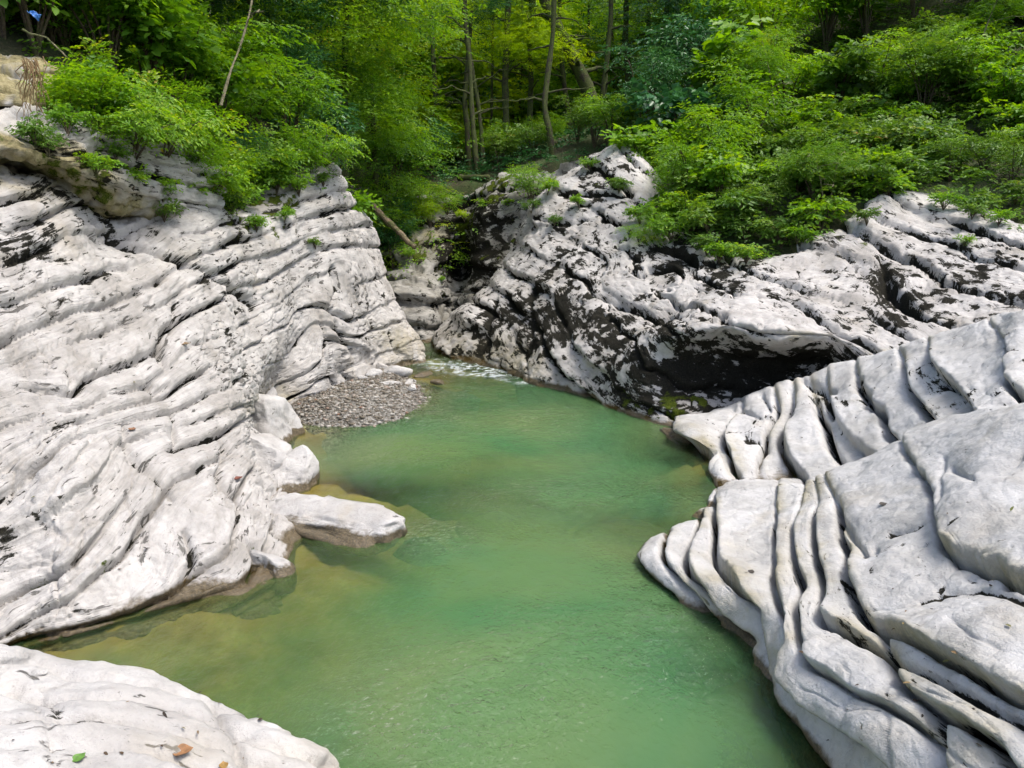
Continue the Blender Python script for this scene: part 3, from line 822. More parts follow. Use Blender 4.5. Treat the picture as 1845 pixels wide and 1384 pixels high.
_, FV, _n = rock("foreground_boulder", "white pitted boulder with a fallen brown leaf, lower left foreground", np.array(net),
     [(0,[(0,1440),(350,1450),(640,1560)]),(1,[(0,1345),(120,1335),(240,1345),(430,1400),(620,1480)]),(2,[(0,1290),(100,1290),(300,1310),(455,1350),(640,1420)]),(3,[(0,1235),(80,1245),(220,1255),(390,1295),(620,1370)]),(4,[(0,1190),(120,1205),(300,1235),(560,1300)])],
     (0, 0, 1), M_LIME_NEAR, seed=51, step=5.5, main=(0.02, 0.05, 0.012), lam=(0.006, 4), lam_base=0.1, lump=(0.035, 2.2), cell=(0.008, 4.0, 2.0, 0.08), straight=0.3,
     cracks=[([(387,1274),(405,1300),(417,1315),(440,1350),(455,1384)], 0.012, 0.05), ([(0,1222),(40,1235),(75,1250),(110,1268)], 0.01, 0.03), ([(0,1240),(60,1262),(90,1310),(100,1340)], 0.008, 0.025),
             ([(75,1245),(100,1268),(118,1312)], 0.008, 0.02), ([(80,1232),(118,1225)], 0.006, 0.02)],
     lichen=[(90,1262,34,14,35,0.75),(38,1300,26,16,20,0.7),(150,1300,20,6,20,0.6),(40,1320,20,14,60,0.6),(160,1266,20,4,0,0.5)], lichen_base=-0.28, moss_base=-0.8, crack_lichen_shade=0.6, fine=0.005)

# gorge beyond the narrows
G_RIBS = [
 [(560,660,19.0),(560,600,19.0),(560,560,19.2),(560,520,19.4),(570,480,19.8),(580,440,20.2),(585,400,20.6),(590,330,21.5)],
 [(640,650,19.0),(640,600,19.0),(640,560,19.2),(640,520,19.4),(650,480,19.8),(660,440,20.2),(665,400,20.6),(670,350,21.3)],
 [(700,640,17.5),(700,592,17.6),(702,552,17.8),(705,515,18.2),(710,480,18.9),(715,450,19.4),(720,410,20.0),(725,360,20.8)],
 [(760,635,17.0),(760,592,17.1),(760,560,17.3),(758,520,17.7),(752,485,18.5),(750,450,19.2),(750,410,19.8),(755,360,20.6)],
 [(785,630,17.3),(788,590,17.6),(790,555,17.9),(790,515,18.3),(785,480,18.9),(785,440,19.7),(785,400,20.1),(790,350,20.9)],
 [(815,620,18.6),(817,570,19.0),(820,540,19.4),(825,510,20.1),(828,470,20.9),(828,430,20.6),(830,400,20.4),(835,345,21.2)],
 [(850,630,18.3),(850,575,18.4),(850,540,18.6),(852,500,18.9),(857,460,19.3),(862,420,19.5),(866,380,19.7),(870,330,20.6)],
 [(900,640,17.8),(900,570,17.9),(902,525,18.0),(905,480,18.2),(908,440,18.5),(910,400,18.8),(915,360,19.2),(920,322,20.2)],
 [(980,640,17.6),(980,570,17.7),(980,525,17.8),(980,480,18.0),(985,430,18.3),(990,390,18.6),(1000,340,19.0),(1010,305,19.8)],
 [(1100,640,17.6),(1100,570,17.7),(1100,525,17.8),(1100,480,18.0),(1100,430,18.4),(1100,380,18.9),(1105,320,19.4),(1110,280,20.2)],
]
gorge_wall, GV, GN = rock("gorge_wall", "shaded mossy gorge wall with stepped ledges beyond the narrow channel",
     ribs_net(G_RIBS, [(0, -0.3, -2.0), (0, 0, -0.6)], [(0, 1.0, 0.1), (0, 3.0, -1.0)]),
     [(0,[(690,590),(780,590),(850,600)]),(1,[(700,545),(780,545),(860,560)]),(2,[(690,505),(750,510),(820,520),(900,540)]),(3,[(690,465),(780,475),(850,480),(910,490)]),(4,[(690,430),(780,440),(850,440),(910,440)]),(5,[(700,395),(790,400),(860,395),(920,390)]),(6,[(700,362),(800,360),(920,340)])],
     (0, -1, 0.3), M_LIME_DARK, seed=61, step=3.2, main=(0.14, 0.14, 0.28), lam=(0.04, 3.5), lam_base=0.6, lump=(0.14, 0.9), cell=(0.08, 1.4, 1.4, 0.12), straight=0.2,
     lichen=[(870,430,70,110,0,0.75),(825,440,45,70,0,0.8),(940,450,70,90,0,0.6)], lichen_base=0.0, moss=[(760,440,110,45,0,0.55),(880,420,90,60,0,0.3),(700,460,60,50,0,0.7),(740,400,80,30,0,0.55),(830,410,50,40,0,0.6),(880,340,70,40,0,0.6),(800,520,30,30,0,0.3)],  # black growth on the right also paints the deep shade of the cleft
     moss_base=-0.12, stain_shade=[(760,420,60,40,0,0.8)], min_layer=200)
# ------------------------------------------------------------------ river bed, water
BED_PTS = [  # (px, py, depth) read off the colour of the water
 (700,1100,.8),(600,1150,.5),(560,1080,.3),(900,1000,1.5),(1000,1200,1.9),(800,1300,1.7),(1000,900,1.2),(850,800,1.6),(1000,780,1.6),(1150,850,1.1),(750,780,1.3),(1200,1300,1.6),(650,1250,.8),(1100,1050,1.5),(1250,1220,.6),
 (100,1190,.12),(250,1150,.16),(400,1110,.20),(470,1100,.22),(520,1040,.18),(560,1000,.14),(640,1010,.22),(740,1000,.3),(590,930,.2),(660,880,.16),(740,880,.24),(800,895,.40),(620,860,.25),(570,870,.05),
 (690,845,.8),(600,840,.55),(560,800,.25),(500,770,.08),(600,780,.18),(640,800,.6),(700,760,.25),(770,740,.22),(760,700,.10),(780,670,.10),(850,690,.25),(900,700,.5),(850,730,.6),
 (800,655,.15),(900,680,.2),(960,720,.8),(1080,760,1.2),(1160,800,.45),(1210,830,.18),(1250,870,.35),(1240,900,.5),(1150,940,.28),(1090,940,.35),(1180,960,.3),(1100,900,.9),
 (880,830,.55),(960,905,.45),(930,860,.9),(1190,1040,.5),(1230,1080,.7),(1320,1170,.4),(1300,1250,.5),(1350,1300,.55),(1380,1384,.4),(1440,1370,.15),(330,1230,.28),(500,1250,.55),(640,1384,.75),(200,1300,.6),
 (-200,1250,.1),(-300,1384,.3),(760,640,.2),(800,600,.3),(700,690,-.03)]
bp = np.array([water_at(a, b)[:2] for a, b, _ in BED_PTS]); bd = np.array([d for _, _, d in BED_PTS])
bed_rbf = RBF(bp, bd, 'lin', 1e-3)
def depth_at(P):
    d = bed_rbf(P[..., :2])
    P3 = np.concatenate([P[..., :2], np.zeros(P.shape[:-1] + (1,))], -1)
    d = d + 0.10 * fbm(P3, 1.3, 4, 301) + 0.05 * fbm(P3, 5, 3, 302)
    return np.clip(d, -0.15, 2.2)
xs = np.linspace(-7, 7, 150); ys = np.concatenate([np.linspace(0.8, 16, 170), np.linspace(16.2, 24, 16)])
GX, GY = np.meshgrid(xs, ys, indexing='ij')
bedP = np.stack([GX, GY, GX * 0], -1)
dep = np.maximum(depth_at(bedP), 0.02)
bedP[..., 2] = -dep
m, nt, p = mat_new("river_bed_silt")
pos = node(nt, "ShaderNodeNewGeometry").outputs["Position"]
n1 = noise_node(nt, pos, 3.0, 6, 0.6); n2 = noise_node(nt, pos, 24, 4, 0.7)
c = ramp(nt, n1, [(0.3, (0.13, 0.085, 0.025)), (0.55, (0.27, 0.19, 0.07)), (0.75, (0.38, 0.31, 0.15))])
c = mixc(nt, ramp(nt, n2, [(0.4, (0, 0, 0)), (0.7, (0.6,) * 3)]), c, (0.13, 0.10, 0.03))
nt.links.new(c, p.inputs["Base Color"]); p.inputs["Roughness"].default_value = 0.9
bed = link("river_bed", new_mesh("river_bed", bedP.reshape(-1, 3), grid_faces(*GX.shape, flip=False)), m)
tag(bed, "olive silt and stone bed under the green water", kind="structure")

xs = np.linspace(-6.0, 6.0, 300); ys = np.concatenate([np.linspace(1.0, 9, 230), np.linspace(9.04, 20, 200)])
GX, GY = np.meshgrid(xs, ys, indexing='ij')
W = np.stack([GX, GY, GX * 0], -1)
wd = depth_at(W)
wx, wy, _ = project(W)
flow = np.stack([GX * 1.0, GY * 0.6, GX * 0], -1)
rough = blob(wx, wy, [(860,665,130,26,5,1.0),(850,700,90,22,0,0.55),(1050,900,220,30,0,0.35),(780,975,80,30,0,0.5),(820,1300,280,130,-20,0.55),(1200,1150,130,130,0,0.5),(1000,1180,160,90,0,0.4),(900,750,200,40,0,0.2)])
h = 0.004 * fbm(flow, 3.0, 3, 401) + 0.0022 * fbm(W, (9, 6, 1), 3, 402)
h = h + rough * (0.016 * fbm(W, (5, 9, 1), 4, 403, 0.6) + 0.006 * np.abs(fbm(W, (12, 16, 1), 3, 404)))
W[..., 2] = h
foam = np.clip(blob(wx, wy, [(850,666,100,13,6,0.9),(930,688,50,6,8,0.4)]) * (0.6 + 1.7 * fbm(W, (11, 20, 1), 3, 405, 0.7)) - 0.28, 0, 1)
m, nt, p = mat_new("green_river_water")
nt.nodes.remove(p)
out = nt.nodes["Material Output"]
pos = node(nt, "ShaderNodeNewGeometry").outputs["Position"]
da = attr(nt, "depth")
n1 = noise_node(nt, pos, 0.45, 3, 0.5, 0.4)
# light scattered back by the suspended lime, and how much of the bed it hides (1 - exp(-k depth))
opac = mathn(nt, 'SUBTRACT', 1.0, mathn(nt, 'POWER', 2.718, mathn(nt, 'MULTIPLY', da, -1.75)), True)
deepc = ramp(nt, n1, [(0.38, (0.050, 0.138, 0.052)), (0.66, (0.115, 0.170, 0.062))])
scat = node(nt, "ShaderNodeBsdfDiffuse"); nt.links.new(deepc, scat.inputs[0])
clear = node(nt, "ShaderNodeBsdfTransparent"); clear.inputs[0].default_value = (0.80, 0.86, 0.62, 1)
body = node(nt, "ShaderNodeMixShader"); nt.links.new(opac, body.inputs[0]); nt.links.new(clear.outputs[0], body.inputs[1]); nt.links.new(scat.outputs[0], body.inputs[2])
foamd = node(nt, "ShaderNodeBsdfDiffuse"); foamd.inputs[0].default_value = (0.75, 0.8, 0.82, 1)
fm = node(nt, "ShaderNodeMixShader"); nt.links.new(mathn(nt, 'MULTIPLY', attr(nt, "foam"), 0.55), fm.inputs[0]); nt.links.new(body.outputs[0], fm.inputs[1]); nt.links.new(foamd.outputs[0], fm.inputs[2])
mp = node(nt, "ShaderNodeMapping"); mp.inputs["Scale"].default_value = (1.0, 0.7, 1.0); mp.inputs["Rotation"].default_value = (0, 0, 0.35)
nt.links.new(pos, mp.inputs[0])
hb = mathn(nt, 'ADD', noise_node(nt, mp.outputs[0], 5, 4, 0.55, 0.6), mathn(nt, 'MULTIPLY', noise_node(nt, mp.outputs[0], 24, 4, 0.6, 0.8), 0.5))
bm = node(nt, "ShaderNodeBump"); bm.inputs["Strength"].default_value = 0.6; bm.inputs["Distance"].default_value = 0.05
nt.links.new(mathn(nt, 'MULTIPLY', hb, mathn(nt, 'ADD', 0.42, mathn(nt, 'MULTIPLY', attr(nt, "chop"), 6.0))), bm.inputs["Height"])
gl = node(nt, "ShaderNodeBsdfGlossy"); gl.inputs["Roughness"].default_value = 0.03; gl.inputs[0].default_value = (1, 1, 1, 1)
fr = node(nt, "ShaderNodeFresnel"); fr.inputs[0].default_value = 1.33
nt.links.new(bm.outputs[0], gl.inputs["Normal"]); nt.links.new(bm.outputs[0], fr.inputs["Normal"]); 
mx = node(nt, "ShaderNodeMixShader"); nt.links.new(fr.outputs[0], mx.inputs[0]); nt.links.new(fm.outputs[0], mx.inputs[1]); nt.links.new(gl.outputs[0], mx.inputs[2])
nt.links.new(mx.outputs[0], out.inputs[0])
water = link("river_water", new_mesh("river_water", W.reshape(-1, 3), grid_faces(*GX.shape), True, dict(depth=np.maximum(wd, 0).ravel(), foam=foam.ravel(), chop=rough.ravel())), m)
tag(water, "clear green river pool between the white rocks", kind="structure")
# ------------------------------------------------------------------ forest floor
T_PTS = [(150,222,9.2),(0,110,9.4),(-300,95,8.4),(-700,50,8),(300,270,10.6),(400,318,11.6),(480,310,12.6),(590,297,14.4),(650,370,16.5),(60,60,11),(200,150,12),(400,230,14),(540,260,17),(640,330,19),
 (680,345,21.3),(760,350,21.2),(850,338,21.4),(920,322,20.6),(1000,300,20.5),(850,310,24),(1000,285,24),(1080,222,24.5),(1030,235,26),(950,262,27),(700,320,25),(760,300,28),(850,285,32),(950,240,34),
 (1100,290,19),(1140,310,17),(1185,418,14.6),(1250,452,13.8),(1320,482,12.8),(1370,470,12.6),(1450,440,12.9),(1600,352,13.5),(1690,365,13.4),(1780,388,12.9),(1880,412,12),(2200,390,11.8),
 (1200,350,18),(1300,370,16.5),(1400,360,15.5),(1500,330,15.5),(1650,290,15.5),(1845,300,14.5),(2200,250,15),(1300,200,22),(1450,180,21),(1600,150,20),(1845,100,18.5),(1200,180,26),(1845,-80,23),(1600,-60,26),(1400,20,29),(1280,150,31),
 (600,120,30),(400,60,26),(200,-40,22),(0,-120,18),(750,205,36),(900,195,38),(1050,185,38),(600,120,42),(900,100,50),(700,90,48),(1050,100,50),(1200,150,50),(900,60,62),(1180,190,36),(1500,-200,45),(300,-150,45),(1900,-300,35),(2300,-100,22),(-300,-200,22)]
tp = np.array([at(*q) for q in T_PTS])
extra = [[0, 6, -2.5], [0, 10, -2.5], [0, 14, -2.5], [-.8, 16, -2.0], [-2, 18.5, -1.0], [3, 6, -2.0], [5, 7, -1.5], [-3, 5, -2], [2, 12, -1.8], [4, 10, -1], [-4, 7, -1.2], [-3, 11, -1],[-2.8, 12.5, -1],[-2.6, 14, -1],[-2.4,15.5,-1],[-3.2,9,-1],[1,14,-2],[1,16,-1.5],[2.5,14,-.5],[-3.4,10,-.5],[-1.5,19.5,0],[.2,19.5,0],[1.2,18,0],[-3.2,17,0], [0, 2, -2.5], [5, 2, -2], [-4, 2, -2], [0, 17.5, -1.5], [10, 6, 1.0], [14, 9, 4.0], [-10, 4, 3.0], [-12, 9, 6.0]]
tp = np.concatenate([tp, np.array(extra, float)])
terr = RBF(tp[:, :2], tp[:, 2], 'lin', 0.15)
def ground(x, y):
    q = np.stack([np.asarray(x, float), np.asarray(y, float)], -1)
    z = terr(q)
    P = np.concatenate([q, np.zeros(q.shape[:-1] + (1,))], -1)
    return z + 0.12 * fbm(P, 0.7, 4, 501)
xs = np.concatenate([np.linspace(-60, -16, 30), np.linspace(-15.5, 22, 160), np.linspace(22.8, 70, 30)])
ys = np.concatenate([np.linspace(-2, 34, 170), np.linspace(34.7, 75, 40)])
GX, GY = np.meshgrid(xs, ys, indexing='ij')
GZ = ground(GX, GY)
chan = np.array([at(*r[-1])[:2] for r in L_RIBS] + [at(*r[-1])[:2] for r in G_RIBS] + [at(*r[-1])[:2] for r in R1_RIBS] + [(9, -1.5), (-6, -1.5)])
def poly_sd(P, poly):
    """signed distance, positive inside"""
    inside = np.zeros(len(P), bool); d = np.full(len(P), 1e9)
    n = len(poly)
    for i in range(n):
        a, b = poly[i], poly[(i + 1) % n]
        c = ((a[1] > P[:, 1]) != (b[1] > P[:, 1])) & (P[:, 0] < (b[0] - a[0]) * (P[:, 1] - a[1]) / (b[1] - a[1] + 1e-12) + a[0])
        inside ^= c
        v = b - a
        t = np.clip(((P - a) @ v) / (v @ v), 0, 1)
        d = np.minimum(d, np.linalg.norm(P - a - t[:, None] * v, axis=1))
    return np.where(inside, d, -d)
csd = poly_sd(np.stack([GX.ravel(), GY.ravel()], -1), chan).reshape(GX.shape)
GZ = GZ + (np.minimum(GZ, -2.6) - GZ) * sstep(-0.25, 0.45, csd)
m, nt, p = mat_new("leaf_litter_soil")
pos = node(nt, "ShaderNodeNewGeometry").outputs["Position"]
n1 = noise_node(nt, pos, 1.2, 6, 0.65); n2 = noise_node(nt, pos, 26, 4, 0.7)
c = ramp(nt, n1, [(0.32, (0.030, 0.024, 0.012)), (0.46, (0.035, 0.045, 0.012)), (0.65, (0.04, 0.08, 0.015))])
c = mixc(nt, ramp(nt, n2, [(0.5, (0, 0, 0)), (0.7, (0.7,) * 3)]), c, (0.12, 0.085, 0.045))
nt.links.new(c, p.inputs["Base Color"]); p.inputs["Roughness"].default_value = 0.95
b = node(nt, "ShaderNodeBump"); b.inputs["Strength"].default_value = 0.8; b.inputs["Distance"].default_value = 0.06
nt.links.new(n2, b.inputs["Height"]); nt.links.new(b.outputs[0], p.inputs["Normal"])
TXS, TYS = xs, ys
floor_ob = link("forest_floor", new_mesh("forest_floor", np.stack([GX, GY, GZ], -1).reshape(-1, 3), grid_faces(*GX.shape)), m)
tag(floor_ob, "dark leaf littered forest floor rising behind the rocks", kind="structure")
# ------------------------------------------------------------------ loose stones, gravel
def ground_fast(x, y):
    x = np.asarray(x, float); y = np.asarray(y, float)
    i = np.clip(np.searchsorted(TXS, x) - 1, 0, len(TXS) - 2); j = np.clip(np.searchsorted(TYS, y) - 1, 0, len(TYS) - 2)
    u = np.clip((x - TXS[i]) / (TXS[i + 1] - TXS[i]), 0, 1); v = np.clip((y - TYS[j]) / (TYS[j + 1] - TYS[j]), 0, 1)
    return (GZ[i, j] * (1 - u) + GZ[i + 1, j] * u) * (1 - v) + (GZ[i, j + 1] * (1 - u) + GZ[i + 1, j + 1] * u) * v

def icosphere(sub):
    t = (1 + 5 ** .5) / 2
    V = [(-1, t, 0), (1, t, 0), (-1, -t, 0), (1, -t, 0), (0, -1, t), (0, 1, t), (0, -1, -t), (0, 1, -t), (t, 0, -1), (t, 0, 1), (-t, 0, -1), (-t, 0, 1)]
    F = [(0, 11, 5), (0, 5, 1), (0, 1, 7), (0, 7, 10), (0, 10, 11), (1, 5, 9), (5, 11, 4), (11, 10, 2), (10, 7, 6), (7, 1, 8), (3, 9, 4), (3, 4, 2), (3, 2, 6), (3, 6, 8), (3, 8, 9), (4, 9, 5), (2, 4, 11), (6, 2, 10), (8, 6, 7), (9, 8, 1)]
    V = [np.array(v) / np.linalg.norm(v) for v in V]
    for _ in range(sub):
        cache = {}; F2 = []
        def mid(a, b):
            k = (min(a, b), max(a, b))
            if k not in cache:
                q = V[a] + V[b]; V.append(q / np.linalg.norm(q)); cache[k] = len(V) - 1
            return cache[k]
        for a, b, c in F:
            ab, bc, ca = mid(a, b), mid(b, c), mid(c, a)
            F2 += [(a, ab, ca), (b, bc, ab), (c, ca, bc), (ab, bc, ca)]
        F = F2
    return np.array(V), np.array(F)
ICO4 = icosphere(4); ICO3 = icosphere(3); ICO1 = icosphere(1); ICO0 = icosphere(0)

def boulder(name, label, loc, size, rz=0, tilt=(0, 0), seed=1, planes=18, cat="rock", mat=None, wetline=True, group=None, ico=None, pw=0.72, rough=0.06, lich=-0.25, moss=-0.6):
    V, F = ico or ICO4
    r = np.random.default_rng(seed)
    P = np.sign(V) * np.abs(V) ** pw
    P = P / np.abs(P).max()
    for _ in range(planes):
        n = r.normal(size=3); n[2] = abs(n[2]) * 0.8; n /= np.linalg.norm(n)
        d = r.uniform(0.5, 0.85)
        ex = np.maximum(P @ n - d, 0)
        P = P - ex[:, None] * n * 0.97
    P = P * np.array(size)
    q = P + r.uniform(0, 50, 3)
    nn = P / (np.linalg.norm(P, axis=1, keepdims=True) + 1e-9)
    sc = max(size)
    P = P + nn * (rough * min(size) * 2.4 * fbm(q, 2.2 / sc, 4, seed) + 0.3 * rough * sc * fbm(q, 10 / sc, 3, seed + 4, .6))[:, None]
    q2 = fbm(q, 7 / max(sc, .4), 4, seed + 7, .6)
    P[:, 2] += P[:, 0] * math.tan(tilt[0]) + P[:, 1] * math.tan(tilt[1])
    zz = P[:, 2] + loc[2]
    at_ = dict(bed=P[:, 2] * 6, lichen=lich + .35 * q2, moss=moss + .3 * q2, stain_shade=np.zeros(len(P)), wet=(1 - sstep(.02, .14, zz + .03 * q2)) if wetline else np.zeros(len(P)))
    o = link(name, new_mesh(name, P, F, True, at_), mat or M_LIME_NEAR)
    o.location = tuple(loc); o.rotation_euler = (0, 0, rz)
    return tag(o, label, cat, group)

def w3(px, py, z):
    return water_at(px, py, z)
q = water_at(600, 960); boulder("flat_stone", "long flat white stone with a rust brown underside lying in the shallows", (q[0] - .02, q[1] + .10, 0.05), (.74, .27, .13), -0.45, (0.0, .12), 34, 3, pw=.55, rough=.13)
q = water_at(450, 868); boulder("bank_block", "white block at the foot of the cliff behind the flat stone", (q[0] - .05, q[1] + .25, .2), (.42, .55, .42), .3, (-.15, .1), 8, 8, rough=.05)
q = water_at(522, 885); boulder("bank_block", "small pale wedge of rock with a brown wet foot, next to the yellow shallows", (q[0] - .02, q[1] + .2, .06), (.26, .34, .30), .1, (-.1, .1), 9, 8, rough=.05)
q = water_at(470, 800); boulder("bank_block", "angular white block with a pointed toe across from the gravel bar", (q[0] + .05, q[1] + .3, .12), (.52, .5, .42), .5, (-.35, 0), 12, 8, rough=.05)
q = water_at(452, 752); boulder("bank_block", "rounded white boulder at the left end of the gravel bar", (q[0], q[1] + .3, .2), (.26, .35, .30), .2, (0, 0), 14, 5, rough=.05)
q = water_at(482, 1030); boulder("bank_block", "small grey wet slab at the water's edge below a mossy crack", (q[0], q[1] + .05, -.02), (.2, .22, .16), .6, (-.25, 0), 15, 6, rough=.05)
q = water_at(985, 690); boulder("bank_block", "white wedge of rock at the waterline under the lichen covered bank", (q[0], q[1] + .2, .06), (.36, .3, .24), .1, (.0, .1), 16, 8, rough=.04)
q = water_at(762, 970); boulder("sunken_rock", "dark brown rock just under the surface beside the flat stone", (q[0], q[1], -.10), (.28, .15, .12), -.2, (0, 0), 17, 5, rough=.05)
q = water_at(1150, 945); boulder("sunken_rock", "brown sunken slab near the nose of the draped ledges", (q[0], q[1], -.17), (.60, .30, .15), -.1, (0, 0), 18, 5, rough=.05)
q = water_at(1310, 1245); boulder("sunken_rock", "blurred pale slab under water beside the near right ledges", (q[0], q[1], -.40), (.22, .3, .14), .6, (0, 0), 19, 5, rough=.05)
q = water_at(900, 905); boulder("sunken_rock", "faint olive rock under water in the middle of the pool", (q[0], q[1], -.26), (.42, .24, .16), 0, (0, 0), 20, 5, rough=.05)

# gravel bar
GB = np.array([water_at(*q)[:2] for q in [(492,742),(540,762),(600,770),(660,770),(720,758),(765,722),(762,700),(745,684),(715,664),(690,655),(640,680),(560,712)]])
lo, hi = GB.min(0) - .8, GB.max(0) + .8
gx, gy = np.meshgrid(np.linspace(lo[0], hi[0], 110), np.linspace(lo[1], hi[1], 90), indexing='ij')
gp = np.stack([gx.ravel(), gy.ravel()], -1)
def bar_h(p2):
    sdv = poly_sd(p2, GB)
    P3 = np.concatenate([p2, np.zeros((len(p2), 1))], 1)
    return np.where(sdv > 0, 0.20 * (1 - np.exp(-sdv / .35)), sdv * .25) + .02 * fbm(P3, 3, 3, 77) - .01
bz = bar_h(gp)
m, nt, p = mat_new("gravel_ground")
pos = node(nt, "ShaderNodeNewGeometry").outputs["Position"]
vo = node(nt, "ShaderNodeTexVoronoi"); vo.inputs["Scale"].default_value = 38; nt.links.new(pos, vo.inputs["Vector"])
c = ramp(nt, vo.outputs["Color"], [(0.1, (0.05, 0.045, 0.035)), (0.5, (0.14, 0.13, 0.11)), (0.9, (0.28, 0.27, 0.25))])
nt.links.new(c, p.inputs["Base Color"]); p.inputs["Roughness"].default_value = 0.85
b = node(nt, "ShaderNodeBump"); b.inputs["Strength"].default_value = 0.9; b.inputs["Distance"].default_value = 0.02; b.invert = True
nt.links.new(vo.outputs["Distance"], b.inputs["Height"]); nt.links.new(b.outputs[0], p.inputs["Normal"])
tag(link("gravel_bar", new_mesh("gravel_bar", np.concatenate([gp, bz[:, None]], 1), grid_faces(110, 90)), m), "low bank of grey gravel at the foot of the left cliff", kind="structure")
def scatter_stones(n, smin, smax, rr, ico):
    r = np.random.default_rng(rr)
    pp = r.uniform(lo, hi, (n * 6, 2)); pp = pp[poly_sd(pp, GB) > -.22][:n]
    n = len(pp)
    V0, F0 = ico
    s = smin + (smax - smin) * r.random(n) ** 3
    ax = np.stack([s * r.uniform(.8, 1.5, n), s * r.uniform(.7, 1.1, n), s * r.uniform(.4, .7, n)], -1)
    a = r.uniform(0, 6.28, n)
    jit = 1 + r.uniform(-.22, .22, (n, len(V0)))
    P = V0[None] * jit[..., None] * ax[:, None]
    ca, sa = np.cos(a)[:, None], np.sin(a)[:, None]
    x = P[..., 0] * ca - P[..., 1] * sa; y = P[..., 0] * sa + P[..., 1] * ca
    z = P[..., 2] + (bar_h(pp) + ax[:, 2] * .45)[:, None]
    P = np.stack([x + pp[:, :1], y + pp[:, 1:], z], -1).reshape(-1, 3)
    F = (F0[None] + (np.arange(n) * len(V0))[:, None, None]).reshape(-1, 3)
    return P, F, np.repeat(r.random(n), len(V0))
m, nt, p = mat_new("river_pebble")
c = ramp(nt, attr(nt, "tint"), [(0.0, (0.06, 0.047, 0.032)), (0.35, (0.15, 0.125, 0.09)), (0.65, (0.26, 0.235, 0.195)), (0.9, (0.48, 0.46, 0.42)), (1.0, (0.22, 0.11, 0.06))])
pos = node(nt, "ShaderNodeNewGeometry").outputs["Position"]
c = mixc(nt, mathn(nt, 'MULTIPLY', noise_node(nt, pos, 60, 4, .7), .6), c, (0.09, 0.08, 0.065))
nt.links.new(c, p.inputs["Base Color"]); p.inputs["Roughness"].default_value = 0.8
M_PEB = m
P, F, tn = scatter_stones(6500, .010, .036, 3, ICO0)
tag(link("gravel", new_mesh("gravel", P, F, True, dict(tint=tn)), M_PEB), "mixed grey and brown river pebbles covering the gravel bar", "gravel", kind="stuff")
STONES = [(716,676,.26,.16,.11,"pale squarish stone, largest of the stones behind the gravel"),(672,683,.17,.1,.08,"dark grey rounded stone leaning on the largest stone behind the gravel"),(738,690,.16,.1,.06,"flat tan stone at the river side of the gravel bar"),
          (742,703,.10,.08,.06,"small white stone at the river end of the gravel bar"),(690,668,.15,.1,.07,"whitish stone wedged against the cliff foot behind the gravel"),(705,697,.2,.08,.03,"thin pale slab lying on the gravel"),
          (762,676,.22,.12,.04,"reddish flat stone awash at the start of the riffle"),(735,664,.13,.09,.04,"brown wet stone under the tan cliff corner"),(790,690,.16,.1,.04,"tan stone barely breaking the shallow riffle"),(655,690,.09,.07,.05,"small grey stone at the cliff foot above the pebbles")]
for i, (px, py, a_, b_, c_, lab) in enumerate(STONES):
    q = water_at(px, py, .08 if px < 750 else 0.0)
    zz = max(0.0, float(bar_h(q[None, :2])[0]))
    boulder("river_stone", lab, (q[0], q[1], zz + c_ * .35), (a_, b_, c_), i * .7, (0, 0), 60 + i, 5, "stone", None, True, "loose stones around the gravel bar", ICO3, .8, .06)

# ------------------------------------------------------------------ foliage
def leaf_mat(name, stops, transl=0.48, rough=.45):
    m, nt, p = mat_new(name)
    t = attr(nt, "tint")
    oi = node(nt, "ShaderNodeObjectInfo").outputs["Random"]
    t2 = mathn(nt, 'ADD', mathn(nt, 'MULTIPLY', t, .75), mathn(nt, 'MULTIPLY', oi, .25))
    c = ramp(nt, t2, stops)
    nt.links.new(c, p.inputs["Base Color"]); p.inputs["Roughness"].default_value = rough
    p.inputs["Specular IOR Level"].default_value = .35
    tr = node(nt, "ShaderNodeBsdfTranslucent")
    hs = node(nt, "ShaderNodeHueSaturation"); hs.inputs["Value"].default_value = 1.5; hs.inputs["Saturation"].default_value = 1.1; hs.inputs["Hue"].default_value = .488
    nt.links.new(c, hs.inputs["Color"]); nt.links.new(hs.outputs[0], tr.inputs[0])
    mx = node(nt, "ShaderNodeMixShader"); mx.inputs[0].default_value = transl
    nt.links.new(p.outputs[0], mx.inputs[1]); nt.links.new(tr.outputs[0], mx.inputs[2])
    nt.links.new(mx.outputs[0], nt.nodes["Material Output"].inputs[0])
    return m
M_LEAF = leaf_mat("hornbeam_leaf", [(0.0, (0.055, 0.14, 0.016)), (0.45, (0.12, 0.26, 0.026)), (0.75, (0.20, 0.35, 0.032)), (0.96, (0.30, 0.40, 0.04)), (1.0, (0.35, 0.26, 0.04))])
M_LEAF_DK = leaf_mat("dark_evergreen_leaf", [(0.0, (0.02, 0.08, 0.024)), (0.5, (0.035, 0.12, 0.036)), (0.85, (0.065, 0.17, 0.042)), (1.0, (0.11, 0.21, 0.04))], .25, .35)
M_LEAF_YL = leaf_mat("painted_sunlit_leaf", [(0.0, (0.13, 0.24, 0.016)), (0.5, (0.22, 0.36, 0.024)), (1.0, (0.38, 0.46, 0.035))], .55)  # sunlight put into the leaf colour, paler than the other foliage
M_FERN = leaf_mat("undergrowth_leaf", [(0.0, (0.04, 0.10, 0.015)), (0.5, (0.085, 0.18, 0.022)), (0.85, (0.14, 0.24, 0.03)), (0.97, (0.20, 0.25, 0.045)), (1.0, (0.30, 0.22, 0.06))], .35)
